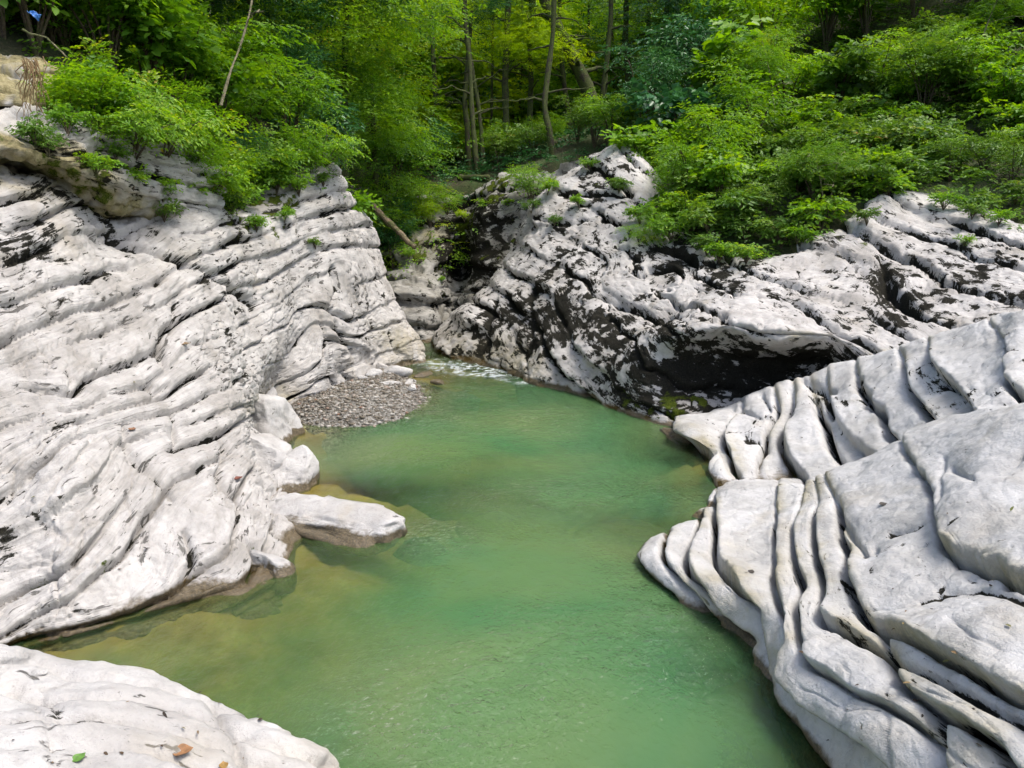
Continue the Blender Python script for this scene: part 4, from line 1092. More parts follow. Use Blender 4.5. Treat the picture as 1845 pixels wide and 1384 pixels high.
def bark(name, c1, c2, moss):
    m, nt, p = mat_new(name)
    pos = node(nt, "ShaderNodeNewGeometry").outputs["Position"]
    n1 = noise_node(nt, pos, 5, 5, .65); n2 = noise_node(nt, pos, 30, 4, .7)
    c = ramp(nt, n2, [(.35, c1), (.65, c2)])
    c = mixc(nt, ramp(nt, n1, [(.5 - moss * .3, (0, 0, 0)), (.62 - moss * .3, (.9,) * 3)]), c, ramp(nt, n2, [(.35, (0.03, 0.045, 0.008)), (.7, (0.09, 0.11, 0.02))]))
    nt.links.new(c, p.inputs["Base Color"]); p.inputs["Roughness"].default_value = .9
    b = node(nt, "ShaderNodeBump"); b.inputs["Strength"].default_value = .8; b.inputs["Distance"].default_value = .03
    nt.links.new(n2, b.inputs["Height"]); nt.links.new(b.outputs[0], p.inputs["Normal"])
    return m
M_BARK = bark("mossy_bark", (0.018, 0.013, 0.008), (0.055, 0.042, 0.028), .4)
M_BARK_PALE = bark("pale_bark", (0.16, 0.14, 0.08), (0.30, 0.26, 0.16), .0)
M_TWIG = bark("twig_bark", (0.05, 0.035, 0.02), (0.12, 0.09, 0.06), .0)
M_DEAD = bark("dead_wood", (0.10, 0.07, 0.04), (0.26, 0.20, 0.13), .15)

def leaves_mesh(name, O, T, Nn, Ln, Wd, tint):
    """folded six-point leaves: two quads each"""
    S = np.cross(Nn, T); S /= np.linalg.norm(S, axis=1, keepdims=True) + 1e-9
    Nn = np.cross(T, S)
    L = Ln[:, None]; w = Wd[:, None]
    up = 0.16
    pts = [O, O + T * L * .28 + S * w * .46 + Nn * w * up, O + T * L * .66 + S * w * .40 + Nn * w * up * .6 - Nn * L * .05, O + T * L - Nn * L * .14,
           O + T * L * .66 - S * w * .40 + Nn * w * up * .6 - Nn * L * .05, O + T * L * .28 - S * w * .46 + Nn * w * up]
    V = np.stack(pts, 1).reshape(-1, 3)
    n = len(O); b = np.arange(n)[:, None] * 6
    F = np.concatenate([b + np.array([[0, 5, 4, 3]]), b + np.array([[0, 3, 2, 1]])])
    return new_mesh(name, V, F, False, dict(tint=np.repeat(tint, 6)))

def sprays(r, base, dirs, up, length, nleaf, leaf_l, leaf_w, tint, droop=.35, flat=.25):
    """leaf arrays for many twigs: base, dirs n x 3; leaves alternate in the twig's plane"""
    n = len(base)
    dirs = dirs / (np.linalg.norm(dirs, axis=1, keepdims=True) + 1e-9)
    side = np.cross(dirs, up); side /= np.linalg.norm(side, axis=1, keepdims=True) + 1e-9
    nrm = np.cross(side, dirs)
    t = (np.arange(nleaf) + .5) / nleaf
    t = np.clip(t[None] + r.uniform(-.05, .05, (n, nleaf)), .03, 1)
    sg = np.where(np.arange(nleaf) % 2 == 0, 1.0, -1.0)[None, :, None]
    O = base[:, None] + dirs[:, None] * (t * length[:, None])[..., None] - np.array([0, 0, 1.0]) * (droop * length[:, None] * t ** 2)[..., None]
    # sub twigs: leaves also sit out to the side
    lat = r.uniform(0, .38, (n, nleaf)) * np.sin(np.pi * np.clip(t, .08, .95)) * length[:, None]
    O = O + side[:, None] * sg * lat[..., None]
    T = dirs[:, None] * r.uniform(.3, .9, (n, nleaf, 1)) + side[:, None] * sg * r.uniform(.5, 1.0, (n, nleaf, 1)) - np.array([0, 0, 1]) * r.uniform(.0, .5, (n, nleaf, 1))
    T /= np.linalg.norm(T, axis=-1, keepdims=True)
    Nn = nrm[:, None] + r.normal(0, flat, (n, nleaf, 3))
    Ln = leaf_l * r.uniform(.65, 1.25, (n, nleaf)); Wd = Ln * leaf_w * r.uniform(.85, 1.15, (n, nleaf))
    tn = np.clip(tint[:, None] + r.normal(0, .13, (n, nleaf)), 0, 1)
    return O.reshape(-1, 3), T.reshape(-1, 3), Nn.reshape(-1, 3), Ln.ravel(), Wd.ravel(), tn.ravel()

def tube(path, rad, seg=8, noise=.0, seed=1):
    path = np.asarray(path, float); n = len(path)
    tg = np.gradient(path, axis=0); tg /= np.linalg.norm(tg, axis=1, keepdims=True) + 1e-9
    ref = np.array([0.3, 1, .1]) if abs(tg[:, 1]).mean() < .8 else np.array([1, 0, .1])
    a = np.cross(tg, ref); a /= np.linalg.norm(a, axis=1, keepdims=True); b = np.cross(tg, a)
    th = np.linspace(0, 2 * np.pi, seg, endpoint=False)
    V = path[:, None] + np.asarray(rad)[:, None, None] * (a[:, None] * np.cos(th)[None, :, None] + b[:, None] * np.sin(th)[None, :, None])
    if noise:
        c = V - path[:, None]
        V = path[:, None] + c * (1 + noise * fbm(V, 4, 3, seed))[..., None]
    i = np.arange(n * seg).reshape(n, seg)
    F = np.stack([i[:-1], np.roll(i[:-1], -1, 1), np.roll(i[1:], -1, 1), i[1:]], -1).reshape(-1, 4)
    return V.reshape(-1, 3), F

def merge(parts):
    Vs, Fs, k = [], [], 0
    for V, F in parts:
        Vs.append(V); Fs.append(F + k); k += len(V)
    return np.concatenate(Vs), np.concatenate(Fs)

def make_shrub(seed, h, rx, nbr, nspray, nleaf, leaf_l, leaf_w, spray_l, flat=.25):
    """stems rise from the base and spread; sprays lie in uneven tiers round the stems"""
    r = np.random.default_rng(seed)
    parts, base, dirs, tint = [], [], [], []
    for i in range(nbr):
        a = r.uniform(0, 6.28); lean = r.uniform(.25, 1.0)
        end = np.array([math.cos(a) * rx * lean, math.sin(a) * rx * lean, h * r.uniform(.6, 1.0)])
        t = np.linspace(0, 1, 8)[:, None]
        bend = np.array([0, 0, h * .25]) * np.sin(np.pi * t)
        path = end * t + bend * (1 - .4 * t) + r.normal(0, .03, (8, 3)) * t
        parts.append(tube(path, np.linspace(.02, .004, 8) * (h / 1.5) ** .5, 5))
        k = nspray // nbr
        tt = r.uniform(.22, 1.0, k) ** .7
        idx = np.clip((tt * 7), 0, 6.99); i0 = idx.astype(int); f = (idx - i0)[:, None]
        b = path[i0] * (1 - f) + path[i0 + 1] * f
        out = b[:, :2] / (np.linalg.norm(b[:, :2], axis=1, keepdims=True) + .1)
        d = np.concatenate([out * .6 + r.normal(0, .7, (k, 2)), r.normal(.18, .25, (k, 1))], 1)
        b = b + np.concatenate([r.normal(0, .10 * rx, (k, 2)), r.normal(0, .05 * h, (k, 1))], 1)
        base.append(b); dirs.append(d)
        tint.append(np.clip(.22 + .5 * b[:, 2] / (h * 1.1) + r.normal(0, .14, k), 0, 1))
    base = np.concatenate(base); dirs = np.concatenate(dirs); tint = np.concatenate(tint)
    n = len(base)
    up = np.tile([0, 0, 1.0], (n, 1)) + r.normal(0, .25, (n, 3))
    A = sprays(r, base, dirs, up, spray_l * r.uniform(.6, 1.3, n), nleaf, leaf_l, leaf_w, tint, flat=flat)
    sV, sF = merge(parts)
    return leaves_mesh("foliage", *A), new_mesh("stem", sV, sF)

def make_crown(seed, rx, rz, nclump, nsp, nleaf, leaf_l, leaf_w, spray_l, flat=.3):
    """tree crown: branch clumps through an uneven ellipsoid, leafy tiers on each, twigs joined in"""
    r = np.random.default_rng(seed)
    base, dirs, tint = [], [], []
    for i in range(nclump):
        u = r.normal(size=3); u /= np.linalg.norm(u)
        c = u * np.array([rx, rx, rz]) * r.uniform(.35, 1.0) ** .6
        k = int(nsp * r.uniform(.6, 1.4))
        sp = r.uniform(.35, .8) * rx * .45
        b = c + r.normal(0, 1, (k, 3)) * np.array([sp, sp, sp * .30])
        d = np.concatenate([u[:2] * .8 + r.normal(0, .6, (k, 2)), r.normal(-.05, .2, (k, 1))], 1)
        base.append(b); dirs.append(d)
        tint.append(np.clip(.45 + r.normal(0, .2) + .25 * (b[:, 2] - c[2]) / (sp * .4) * .4 + r.normal(0, .08, k), 0, 1))
    base = np.concatenate(base); dirs = np.concatenate(dirs); tint = np.concatenate(tint); n = len(base)
    up = np.tile([0, 0, 1.0], (n, 1)) + r.normal(0, .2, (n, 3))
    A = sprays(r, base, dirs, up, spray_l * r.uniform(.6, 1.3, n), nleaf, leaf_l, leaf_w, tint, flat=flat)
    return leaves_mesh("crown", *A)

SHRUBS = [make_shrub(100 + i, 1.5, .85, 9, 170, 16, .085, .5, .42) for i in range(4)]           # oval leaves
SHRUBS_B = [make_shrub(130 + i, 1.5, .9, 8, 90, 11, .14, .72, .45, .3) for i in range(2)]      # broad leaves
SHRUBS_N = [make_shrub(120 + i, 1.6, .9, 8, 170, 20, .075, .33, .5, .2) for i in range(3)]       # narrower leaves
HERBS = [make_shrub(140 + i, .55, .45, 9, 72, 12, .075, .55, .24, .3) for i in range(4)]
CROWNS = [make_crown(200 + i, 2.2, 1.5, 34, 14, 16, .10, .5, .6) for i in range(4)]
CROWNS_FAR = [make_crown(220 + i, 3.2, 2.6, 40, 14, 14, .17, .55, .95) for i in range(3)]
def variant(me, mat):
    c = me.copy(); c.materials.clear(); c.materials.append(mat); return c
def describe(loc, s, kind, mat, what, place):
    X_, Y_, D_ = project(np.asarray(loc, float))
    size = "tiny" if s < .45 else "small" if s < .65 else "mid-sized" if s < 1.0 else "large" if s < 1.4 else "very large"
    leaf = {"SHRUBS": "oval-leaved", "SHRUBS_N": "fine-leaved", "SHRUBS_B": "broad-leaved", "HERBS": "low"}[[k_ for k_ in ("SHRUBS", "SHRUBS_N", "SHRUBS_B", "HERBS") if any(kind[0] is q_[0] for q_ in globals()[k_])][0]]
    colr = {"hornbeam_leaf": "bright green", "dark_evergreen_leaf": "dark green", "painted_sunlit_leaf": "yellow-green", "undergrowth_leaf": "olive green"}[mat.name]
    return "%s %s %s %s %s" % (size, leaf, colr, what, place(float(X_), float(Y_), float(D_)))
def shrub(name, label, loc, s, kind, mat, group, seed, tilt=(0, 0), cat="shrub", sz=1.0):
    if isinstance(label, tuple):
        label = describe(loc, s, kind, mat, *label)
    fo, st = kind
    key = (fo.name, mat.name)
    if key not in _VAR:
        _VAR[key] = variant(fo, mat)
        if len(st.materials) == 0: st.materials.append(M_TWIG)
    root = empty(name, tuple(loc))
    root.rotation_euler = (tilt[0], tilt[1], random.Random(seed).uniform(0, 6.28))
    root.scale = (s, s, s * sz)
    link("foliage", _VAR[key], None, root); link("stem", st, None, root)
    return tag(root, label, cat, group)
_VAR = {}
def place_right(X_, Y_, D_):
    col = "above the right rock peak" if X_ < 1230 else "above the mossy hollow" if X_ < 1400 else "above the slanting slab" if X_ < 1600 else "right of the slab top" if X_ < 1740 else "by the right edge"
    row = "rooted at the rock's edge" if D_ < 13.6 else "low on the slope" if D_ < 16.5 else "halfway up the slope" if D_ < 20.5 else "high on the slope"
    return row + " " + col
def place_left(X_, Y_, D_):
    col = "near the hanging roots" if X_ < 140 else "above the shaded overhang" if X_ < 300 else "below the pale leaning stem" if X_ < 450 else "at the cliff's far corner"
    row = "on the brow" if D_ < 10.6 + X_ / 260 else "behind the brow" if D_ < 12 + X_ / 260 else "deep in the thicket"
    return row + " " + col
def place_glade(X_, Y_, D_):
    col = "left of the glade trunks" if X_ < 830 else "among the slender trunks" if X_ < 940 else "between the straight and the leaning trunk" if X_ < 1040 else "below the thick leaning trunk"
    return ("in front, " if D_ < 23 else "in the middle, " if D_ < 26 else "at the back, ") + col
def place_gorge(X_, Y_, D_):
    return "on the gorge wall, " + ("beside the bare log" if X_ < 760 else "over the dark cleft" if X_ < 850 else "under the rock peak") + (", upper ledge" if Y_ < 400 else ", lower ledge")
def place_crack_l(X_, Y_, D_):
    return "on the left cliff " + ("near the overhang" if X_ < 400 else "under the brow shrubs" if X_ < 520 else "near its far corner") + (", low down" if Y_ > 390 else "")
def place_crack_r(X_, Y_, D_):
    return "on the right bank " + ("on the rock peak" if X_ < 1130 else "beside the green gully" if X_ < 1400 else "on the slanting slab" if X_ < 1700 else "by the right edge") + (", low down" if Y_ > 400 else "")

def spline(pts, n):
    pts = np.asarray(pts, float)
    c = [max(2, n // (len(pts) - 1))] * (len(pts) - 1)
    return cr_resample(pts, c)

def tree(name, label, pts, r0, r1, crowns, group=None, cat="tree", barkm=None, branches=6, seed=1, mat=None, blen=1.2, seg=10):
    """pts: trunk axis in the world; crowns: list of (offset along trunk 0..1, dxyz, scale, mesh)"""
    path = spline(pts, 24)
    base = path[0].copy()
    path = path - base
    root = empty(name, tuple(base))
    rr = np.linspace(r0, r1, len(path)); rr[:3] *= np.array([1.5, 1.2, 1.07])
    V, F = tube(path, rr, seg, .25, seed)
    me = new_mesh("trunk", V, F); tr = link("trunk", me, barkm or M_BARK, root)
    r = np.random.default_rng(seed)
    for i in range(branches):
        k = int(r.uniform(.35, .97) * (len(path) - 1))
        a = r.uniform(0, 6.28); L = blen * r.uniform(.5, 1.2)
        d = np.array([math.cos(a), math.sin(a), r.uniform(.1, .7)]) * L
        t = np.linspace(0, 1, 7)[:, None]
        bp_ = path[k] + d * t + r.normal(0, .05 * L, (7, 3)) * t + np.array([0, 0, -.25 * L]) * t ** 2
        V, F = tube(bp_, np.linspace(rr[k] * .45, .008, 7), 6, .2, seed + i)
        link("branch", new_mesh("branch", V, F), barkm or M_BARK, tr)
    for i, (f, off, sc, me) in enumerate(crowns):
        key = (me.name, (mat or M_LEAF).name)
        if key not in _VAR: _VAR[key] = variant(me, mat or M_LEAF)
        o = link("crown", _VAR[key], None, root)
        o.location = tuple(path[int(f * (len(path) - 1))] + np.array(off))
        o.scale = (sc, sc, sc * r.uniform(.75, 1.0)); o.rotation_euler = (r.normal(0, .12), r.normal(0, .12), r.uniform(0, 6.28))
    return tag(root, label, cat, group)

def on_ground(px, Y, lift=0.0):
    x = at(px, 300, Y)[0]
    for _ in range(3):
        z = float(ground_fast(x, Y)); dep_ = Y * CP - (z - CAM_H) * SP
        x = (px - 922.5) / FPX * dep_
    return np.array([x, Y, float(ground_fast(x, Y)) + lift])

R_ = random.Random(5)
# --- shrubs over the left cliff
spots = [(5,10.0),(60,10.15),(-60,10.0),(20,10.9),(95,10.8),(160,9.8),(215,9.8),(265,10.2),(310,10.6),(355,11.0),(395,11.5),(440,12.0),(480,12.6),(520,13.2),(560,13.8),(590,14.5),(620,15.3),
         (-40,10.6),(60,10.9),(130,10.9),(200,10.9),(270,11.4),(330,11.9),(390,12.6),(450,13.4),(510,14.3),(570,15.4),(20,12.2),(110,12.2),(190,12.2),(270,12.8),(350,13.5),(430,14.6),(500,15.8)]
for i, (px, Y) in enumerate(spots):
    front = 3 <= i < 17
    p0 = on_ground(px + R_.uniform(-12, 12), Y, -.05)
    kind = R_.choice(SHRUBS + SHRUBS_N[:1] + SHRUBS_B)
    shrub("leafy_shrub", ("shrub", place_left), p0, R_.uniform(.5, .72) if front else R_.uniform(.8, 1.15), kind, M_LEAF if px < 430 or R_.random() < .45 else M_LEAF_DK,
          "shrubs crowding the top of the left cliff", i, (R_.uniform(-.1, .25), R_.uniform(0, .3)) if front else (0, 0))
# tall thicket and trees behind it
for i, (px, Y, h, r0, mt, lab) in enumerate([
    (60,13.5,5.0,.07,M_LEAF,"slim tree rising from the thicket in the top left corner"),(190,14,5.2,.08,M_LEAF,"bright green tree behind the pale leaning stem's left side"),(330,15,5.5,.09,M_LEAF,"green tree left of the pale leaning stem"),
    (470,17,6.0,.10,M_LEAF_DK,"dark glossy leaved tree right of the pale leaning stem"),(550,18.5,6.2,.10,M_LEAF_DK,"dark green tree above the cliff's far corner"),(620,19,6.0,.10,M_LEAF,"drooping bright green tree above the far end of the left cliff"),
    (690,21,6.5,.11,M_LEAF,"drooping tree with layered sprays at the left of the glade"),(400,20,7,.12,M_LEAF_DK,"tall dark tree deep behind the left thicket"),(250,19,7,.12,M_LEAF,"tall tree deep behind the top left thicket"),(100,18,7,.12,M_LEAF,"tall tree at the back of the top left corner"),(580,24,8,.13,M_LEAF,"pale green tree far behind the left thicket")]):
    b0 = on_ground(px, Y, -.1)
    ln = R_.uniform(-.4, .5)
    pts = [b0, b0 + (ln * .4, -.1, h * .4), b0 + (ln, -.3, h * .75), b0 + (ln * 1.3, -.3, h)]
    cr = [(f, (R_.uniform(-.9, .9), R_.uniform(-1.0, .3), 0), R_.uniform(.55, .85), R_.choice(CROWNS)) for f in (.25, .42, .6, .78, .95)]
    tree("bank_tree", lab, pts, r0, r0 * .4, cr, "trees behind the left cliff", mat=mt, seed=300 + i, branches=5)
# pale leaning stem
P_ = [at(398, 190, 10.6), at(415, 130, 10.7), at(432, 85, 10.9), at(448, 30, 11.1), at(458, -30, 11.4), at(462, -110, 11.8)]
tree("leaning_sapling", "thin pale leaning stem crossing the shrubs above the left cliff", P_, .017, .011, [(.97, (0, 0, .4), .5, CROWNS[0])], None, "tree", M_BARK_PALE, 2, 41, M_LEAF, .7, 8)

# --- glade trunks
def px_path(lst, Y):
    return [at(a, b, Y + (i * .12)) for i, (a, b) in enumerate(lst)]
TR = [
 ([(862,318),(855,260),(850,190),(846,110),(838,40),(830,-60)],22.5,.085,M_LEAF,"slender mossy trunk, front of the clump left of the glade's centre"),
 ([(872,312),(868,250),(862,190),(852,130),(842,60),(835,-60)],23.2,.07,M_LEAF,"thin curved trunk leaning left in the clump left of the glade's centre"),
 ([(846,300),(842,240),(838,180),(842,120),(850,20)],24.0,.09,M_LEAF_DK,"dark straight trunk at the back of the clump left of the glade's centre"),
 ([(911,280),(912,220),(910,150),(913,80),(916,0),(918,-80)],25.0,.12,M_LEAF_YL,"upright ivy covered trunk with sunlit yellow leaves above"),
 ([(953,268),(955,200),(957,130),(954,60),(960,-60)],26.0,.10,M_LEAF_YL,"straight thin trunk in the middle of the glade"),
 ([(1002,318),(992,250),(982,195),(986,140),(996,60),(1000,-60)],21.5,.095,M_LEAF_DK,"crooked mossy trunk growing beside the right rock peak"),
 ([(1080,232),(1062,170),(1040,120),(1015,70),(990,20),(960,-60)],25.0,.24,M_LEAF_DK,"thick dark trunk leaning far to the left over the glade"),
 ([(1030,245),(1022,190),(1014,130),(1008,60),(1010,-50)],27.0,.10,M_LEAF,"slim trunk just below the thick leaning trunk"),
 ([(1088,240),(1086,190),(1092,120),(1100,40),(1102,-60)],25.5,.11,M_LEAF_DK,"dark trunk right of the thick leaning trunk's base"),
 ([(1130,240),(1132,150),(1128,60),(1130,-60)],28.0,.13,M_LEAF_DK,"dark upright trunk below the sky gaps"),
 ([(1190,230),(1196,140),(1200,50),(1204,-60)],29.0,.14,M_LEAF_DK,"dark upright trunk between the two brightest sky gaps"),
 ([(790,320),(794,250),(786,180),(780,90),(775,-30)],26.0,.10,M_LEAF,"trunk half hidden by drooping foliage at the glade's left edge"),
 ([(820,300),(825,220),(818,140),(815,40),(812,-50)],29.0,.10,M_LEAF_YL,"thin trunk far back between the glade's left trunks"),
]
TR += [([(a, 300), (a + 3, 220), (a + d, 120), (a + d * 1.4, 20), (a + d * 1.5, -60)], Y, r0, mt, "slim dark trunk far back in the glade, " + ("left of the slender clump" if a < 800 else "right of the slender clump" if a < 890 else "left of the ivy covered trunk" if a < 910 else "right of the ivy covered trunk" if a < 940 else "right of the straight thin trunk" if a < 1000 else "behind the thick leaning trunk" if a < 1080 else "right of the leaning trunk" if a < 1130 else "under the sky gaps" if a < 1200 else "right of the sky gaps")) for a, d, Y, r0, mt in
       [(765, -6, 28, .06, M_LEAF), (882, 5, 27, .06, M_LEAF), (896, -8, 30, .07, M_LEAF_YL), (932, 6, 29, .06, M_LEAF_YL), (970, -5, 30, .07, M_LEAF), (1050, 8, 30, .07, M_LEAF), (1110, -6, 30, .09, M_LEAF_DK), (1160, 6, 31, .09, M_LEAF_DK), (1225, -4, 30, .09, M_LEAF_DK)]]
for i, (lst, Y, r0, mt, lab) in enumerate(TR):
    pts = px_path(lst, Y)
    g0 = pts[0].copy(); g0[2] = min(g0[2], float(ground_fast(g0[0], g0[1]))) - .15
    pts[0] = g0
    cr = [(f, (R_.uniform(-1.1, 1.1), R_.uniform(-.8, 1.2), R_.uniform(.2, .9)), R_.uniform(.4, .65), R_.choice(CROWNS)) for f in ((.5, .64, .78, .92) if mt is M_LEAF_YL and i < 13 else (.97,) if i >= 13 else (.95,))]
    tree("glade_tree", lab, pts, r0, r0 * .6, cr, "mossy trunks in the shaded glade", mat=mt, seed=400 + i, branches=7, blen=1.1)
# --- far wood closing the view
k = 0
for Y, dx, hs in ((31, 46, .8), (36, 50, 1.0), (42, 54, 1.15), (50, 56, 1.3)):
    for px in range(540, 1340, dx):
        if 1130 < px < 1240: continue
        b0 = on_ground(px + R_.uniform(-20, 20), Y + R_.uniform(-2, 2), -.2)
        h = R_.uniform(3.2, 5.4) * hs
        pts = [b0, b0 + (R_.uniform(-.4, .4), 0, h * .5), b0 + (R_.uniform(-.6, .6), 0, h)]
        cr = [(f, (R_.uniform(-.8, .8), R_.uniform(-.9, .2), 0), R_.uniform(.5, .75) * hs ** .5, R_.choice(CROWNS_FAR)) for f in (.35, .9)]
        mt = M_LEAF_YL if R_.random() < (.6 if px < 1010 else .2) else (M_LEAF if R_.random() < .75 else M_LEAF_DK)
        tree("woodland_tree", "%s tree, %s row of the far wood, %s" % ({"hornbeam_leaf": "fresh green", "dark_evergreen_leaf": "dark green", "painted_sunlit_leaf": "yellow-green"}[mt.name], {31: "front", 36: "second", 42: "third", 50: "rear"}[Y],
             "behind the left thicket" if px < 680 else "left of the glade" if px < 790 else "behind the slender trunks" if px < 900 else "in the middle of the glade" if px < 1000 else "behind the thick leaning trunk" if px < 1120 else "right of the sky gaps"), pts, .10, .04, cr, "trees of the far wood", mat=mt, seed=500 + k, branches=2, blen=1.5, seg=7)
        k += 1
# --- right slope: saplings, shrubs, herbs
k = 0
for px, Y, s, mt in [(1150,17.5,1.0,M_LEAF),(1200,15.8,.95,M_LEAF),(1250,15.2,.9,M_LEAF),(1180,15.0,.6,M_LEAF),(1290,14.6,.7,M_LEAF),(1330,13.6,.55,M_LEAF),(1240,14.3,.55,M_LEAF),(1390,13.6,.5,M_FERN),(1440,14,.6,M_FERN),(1300,17,1.2,M_LEAF),(1360,18,1.3,M_LEAF),(1230,18.5,1.3,M_LEAF_DK),
                     (1160,20,1.3,M_LEAF_DK),(1290,20,1.5,M_LEAF),(1420,20,1.3,M_LEAF),(1500,19,1.2,M_FERN),(1580,18.5,1.1,M_LEAF),(1660,17.5,1.1,M_FERN),(1730,17.5,1.0,M_LEAF),(1810,16.5,.9,M_LEAF),(1780,14.2,.55,M_FERN),(1720,14.2,.5,M_FERN),(1830,13.6,.55,M_FERN),(1690,14.6,.5,M_LEAF),
                     (1380,23,1.6,M_LEAF),(1480,23,1.5,M_LEAF),(1570,22.5,1.5,M_LEAF),(1650,22,1.4,M_LEAF),(1760,21,1.3,M_LEAF),(1850,20,1.3,M_LEAF),(1230,23,1.6,M_LEAF_DK),(1310,25,1.8,M_LEAF),(1450,27,1.8,M_LEAF),(1600,26,1.8,M_LEAF_DK),(1750,25,1.7,M_LEAF),(1850,24,1.7,M_LEAF)]:
    p0 = on_ground(px + R_.uniform(-10, 10), Y, -.05)
    shrub("slope_shrub", ("shrub", place_right), p0, s * R_.uniform(.85, 1.1), R_.choice(SHRUBS + SHRUBS_N + SHRUBS_B), mt, "shrubs on the right slope", 900 + k); k += 1
for i, (px, Y, h, mt, lab) in enumerate([(1260,27,8,M_LEAF_DK,"dark layered tree right of the sky gaps"),(1340,28,8,M_LEAF,"bright layered tree at the top of the right slope, left of centre"),(1430,30,8,M_LEAF_DK,"dark tree at the top of the right slope"),(1530,29,7,M_LEAF,"light green tree high on the right slope"),(1650,28,7,M_LEAF,"green tree near the top right, above the fern slope"),(1760,26,6,M_LEAF,"multi branched tree near the top right corner"),(1860,24,6,M_LEAF,"tree at the right edge of the slope")]):
    b0 = on_ground(px, Y, -.1)
    pts = [b0, b0 + (.2, 0, h * .4), b0 + (.1, -.2, h * .75), b0 + (.4, -.2, h)]
    cr = [(f, (R_.uniform(-1, 1), R_.uniform(-1.2, .3), 0), R_.uniform(.7, 1.0), R_.choice(CROWNS)) for f in (.2, .4, .6, .8)]
    tree("slope_tree", lab, pts, .11, .05, cr, "trees on the right slope", mat=mt, seed=700 + i, branches=6)
rf = np.random.default_rng(31)
k = 0
while k < 190:
    x, y = rf.uniform(2.2, 14), rf.uniform(12.3, 21)
    P0 = np.array([x, y, float(ground_fast(x, y))]); X_, Y_, _d = project(P0)
    if P0[2] < 1.9 or X_ < 1130 or X_ > 1880 or Y_ > 500 or Y_ < 20: continue
    shrub("fern_clump", ("clump", place_right), P0, rf.uniform(.7, 1.35), HERBS[k % 4], (M_FERN, M_LEAF, M_FERN)[k % 3], "leafy clumps on the right slope", 1500 + k, (0, 0), "plant"); k += 1
for i, (px, py0, Y, h, lean, lab) in enumerate([(1486,358,13.4,1.1,-.25,"thin pale twin sapling arching left above the slanting slab"),(1494,358,13.5,.95,.1,"thin pale sapling standing just right of the arching one"),(1210,430,14.2,1.3,-.3,"slender leafy sapling leaning over the green gully"),(1640,250,17.5,1.9,.3,"slim sapling with bare lower stem midway up the right slope"),(1745,200,18.5,2.4,.25,"tall thin sapling near the right edge of the slope"),(1400,260,18.5,2.2,-.2,"thin bare stemmed sapling above the green gully")]):
    b0 = on_ground(px, Y, -.05)
    pts = [b0, b0 + (lean * .3 * h, 0, h * .4), b0 + (lean * .7 * h, 0, h * .75), b0 + (lean * 1.1 * h, 0, h)]
    tree("sapling", lab, pts, .013 * h ** .5, .005, [(f, (R_.uniform(-.12, .12) * h, 0, 0), .16 * h ** .7, R_.choice(CROWNS)) for f in (.7, .95)], "saplings on the right slope", "sapling", M_BARK_PALE, 4, 820 + i, M_LEAF, .35 * h, 6)
# ground cover, joined: herbs scattered over the slopes
def ground_cover(name, label, pts, seed, nst, nleaf, leaf_l, leaf_w, spray_l, mat, hmax):
    r = np.random.default_rng(seed)
    n = len(pts)
    P = np.repeat(pts, nst, 0)
    m_ = len(P)
    hh = np.repeat(r.uniform(.3, 1.0, n), nst) * hmax
    a = r.uniform(0, 6.28, m_); rad = r.uniform(0, .28, m_)
    b = P + np.stack([np.cos(a) * rad, np.sin(a) * rad, hh * r.uniform(.25, 1, m_)], -1)
    d = np.stack([np.cos(a), np.sin(a), r.uniform(0, .5, m_)], -1)
    tint = np.clip(np.repeat(r.uniform(.15, .75, n), nst) + r.normal(0, .1, m_), 0, 1)
    up = np.tile([0, 0, 1.0], (m_, 1)) + r.normal(0, .25, (m_, 3))
    A = sprays(r, b, d, up, spray_l * r.uniform(.6, 1.3, m_), nleaf, leaf_l, leaf_w, tint, flat=.3)
    o = link(name, leaves_mesh(name, *A), mat)
    return tag(o, label, "undergrowth", kind="stuff")
rr_ = np.random.default_rng(17)
def cover_pts(n, x0, x1, y0, y1, cond):
    q = np.stack([rr_.uniform(x0, x1, n), rr_.uniform(y0, y1, n)], -1)
    z = ground_fast(q[:, 0], q[:, 1])
    P = np.concatenate([q, z[:, None]], 1)
    X, Y, D = project(P)
    return P[cond(P, X, Y) & (X > -80) & (X < 1925) & (Y > -60)]
cp = cover_pts(1900, 1, 17, 12, 30, lambda P, X, Y: (P[:, 2] > 1.9) & (Y < 500) & (X > 1120))
ground_cover("undergrowth", "ferny green undergrowth covering the right slope between the shrubs", cp, 21, 8, 9, .085, .5, .26, M_FERN, .55)
cp = cover_pts(600, -8, 6, 17, 34, lambda P, X, Y: (P[:, 2] > 2.4) & (X < 1180) & (Y < 380))
ground_cover("glade_undergrowth", "low dark undergrowth on the floor of the shaded glade", cp, 22, 6, 8, .10, .5, .3, M_LEAF_DK, .5)
cp = cover_pts(700, -10, -2, 8.6, 18, lambda P, X, Y: (P[:, 2] > 2.6) & (X < 700) & ~((X < 150) & (P[:, 1] < 10.2)))
ground_cover("cliff_top_undergrowth", "bright low greenery along the top of the left cliff", cp, 23, 8, 9, .075, .45, .24, M_LEAF, .5)

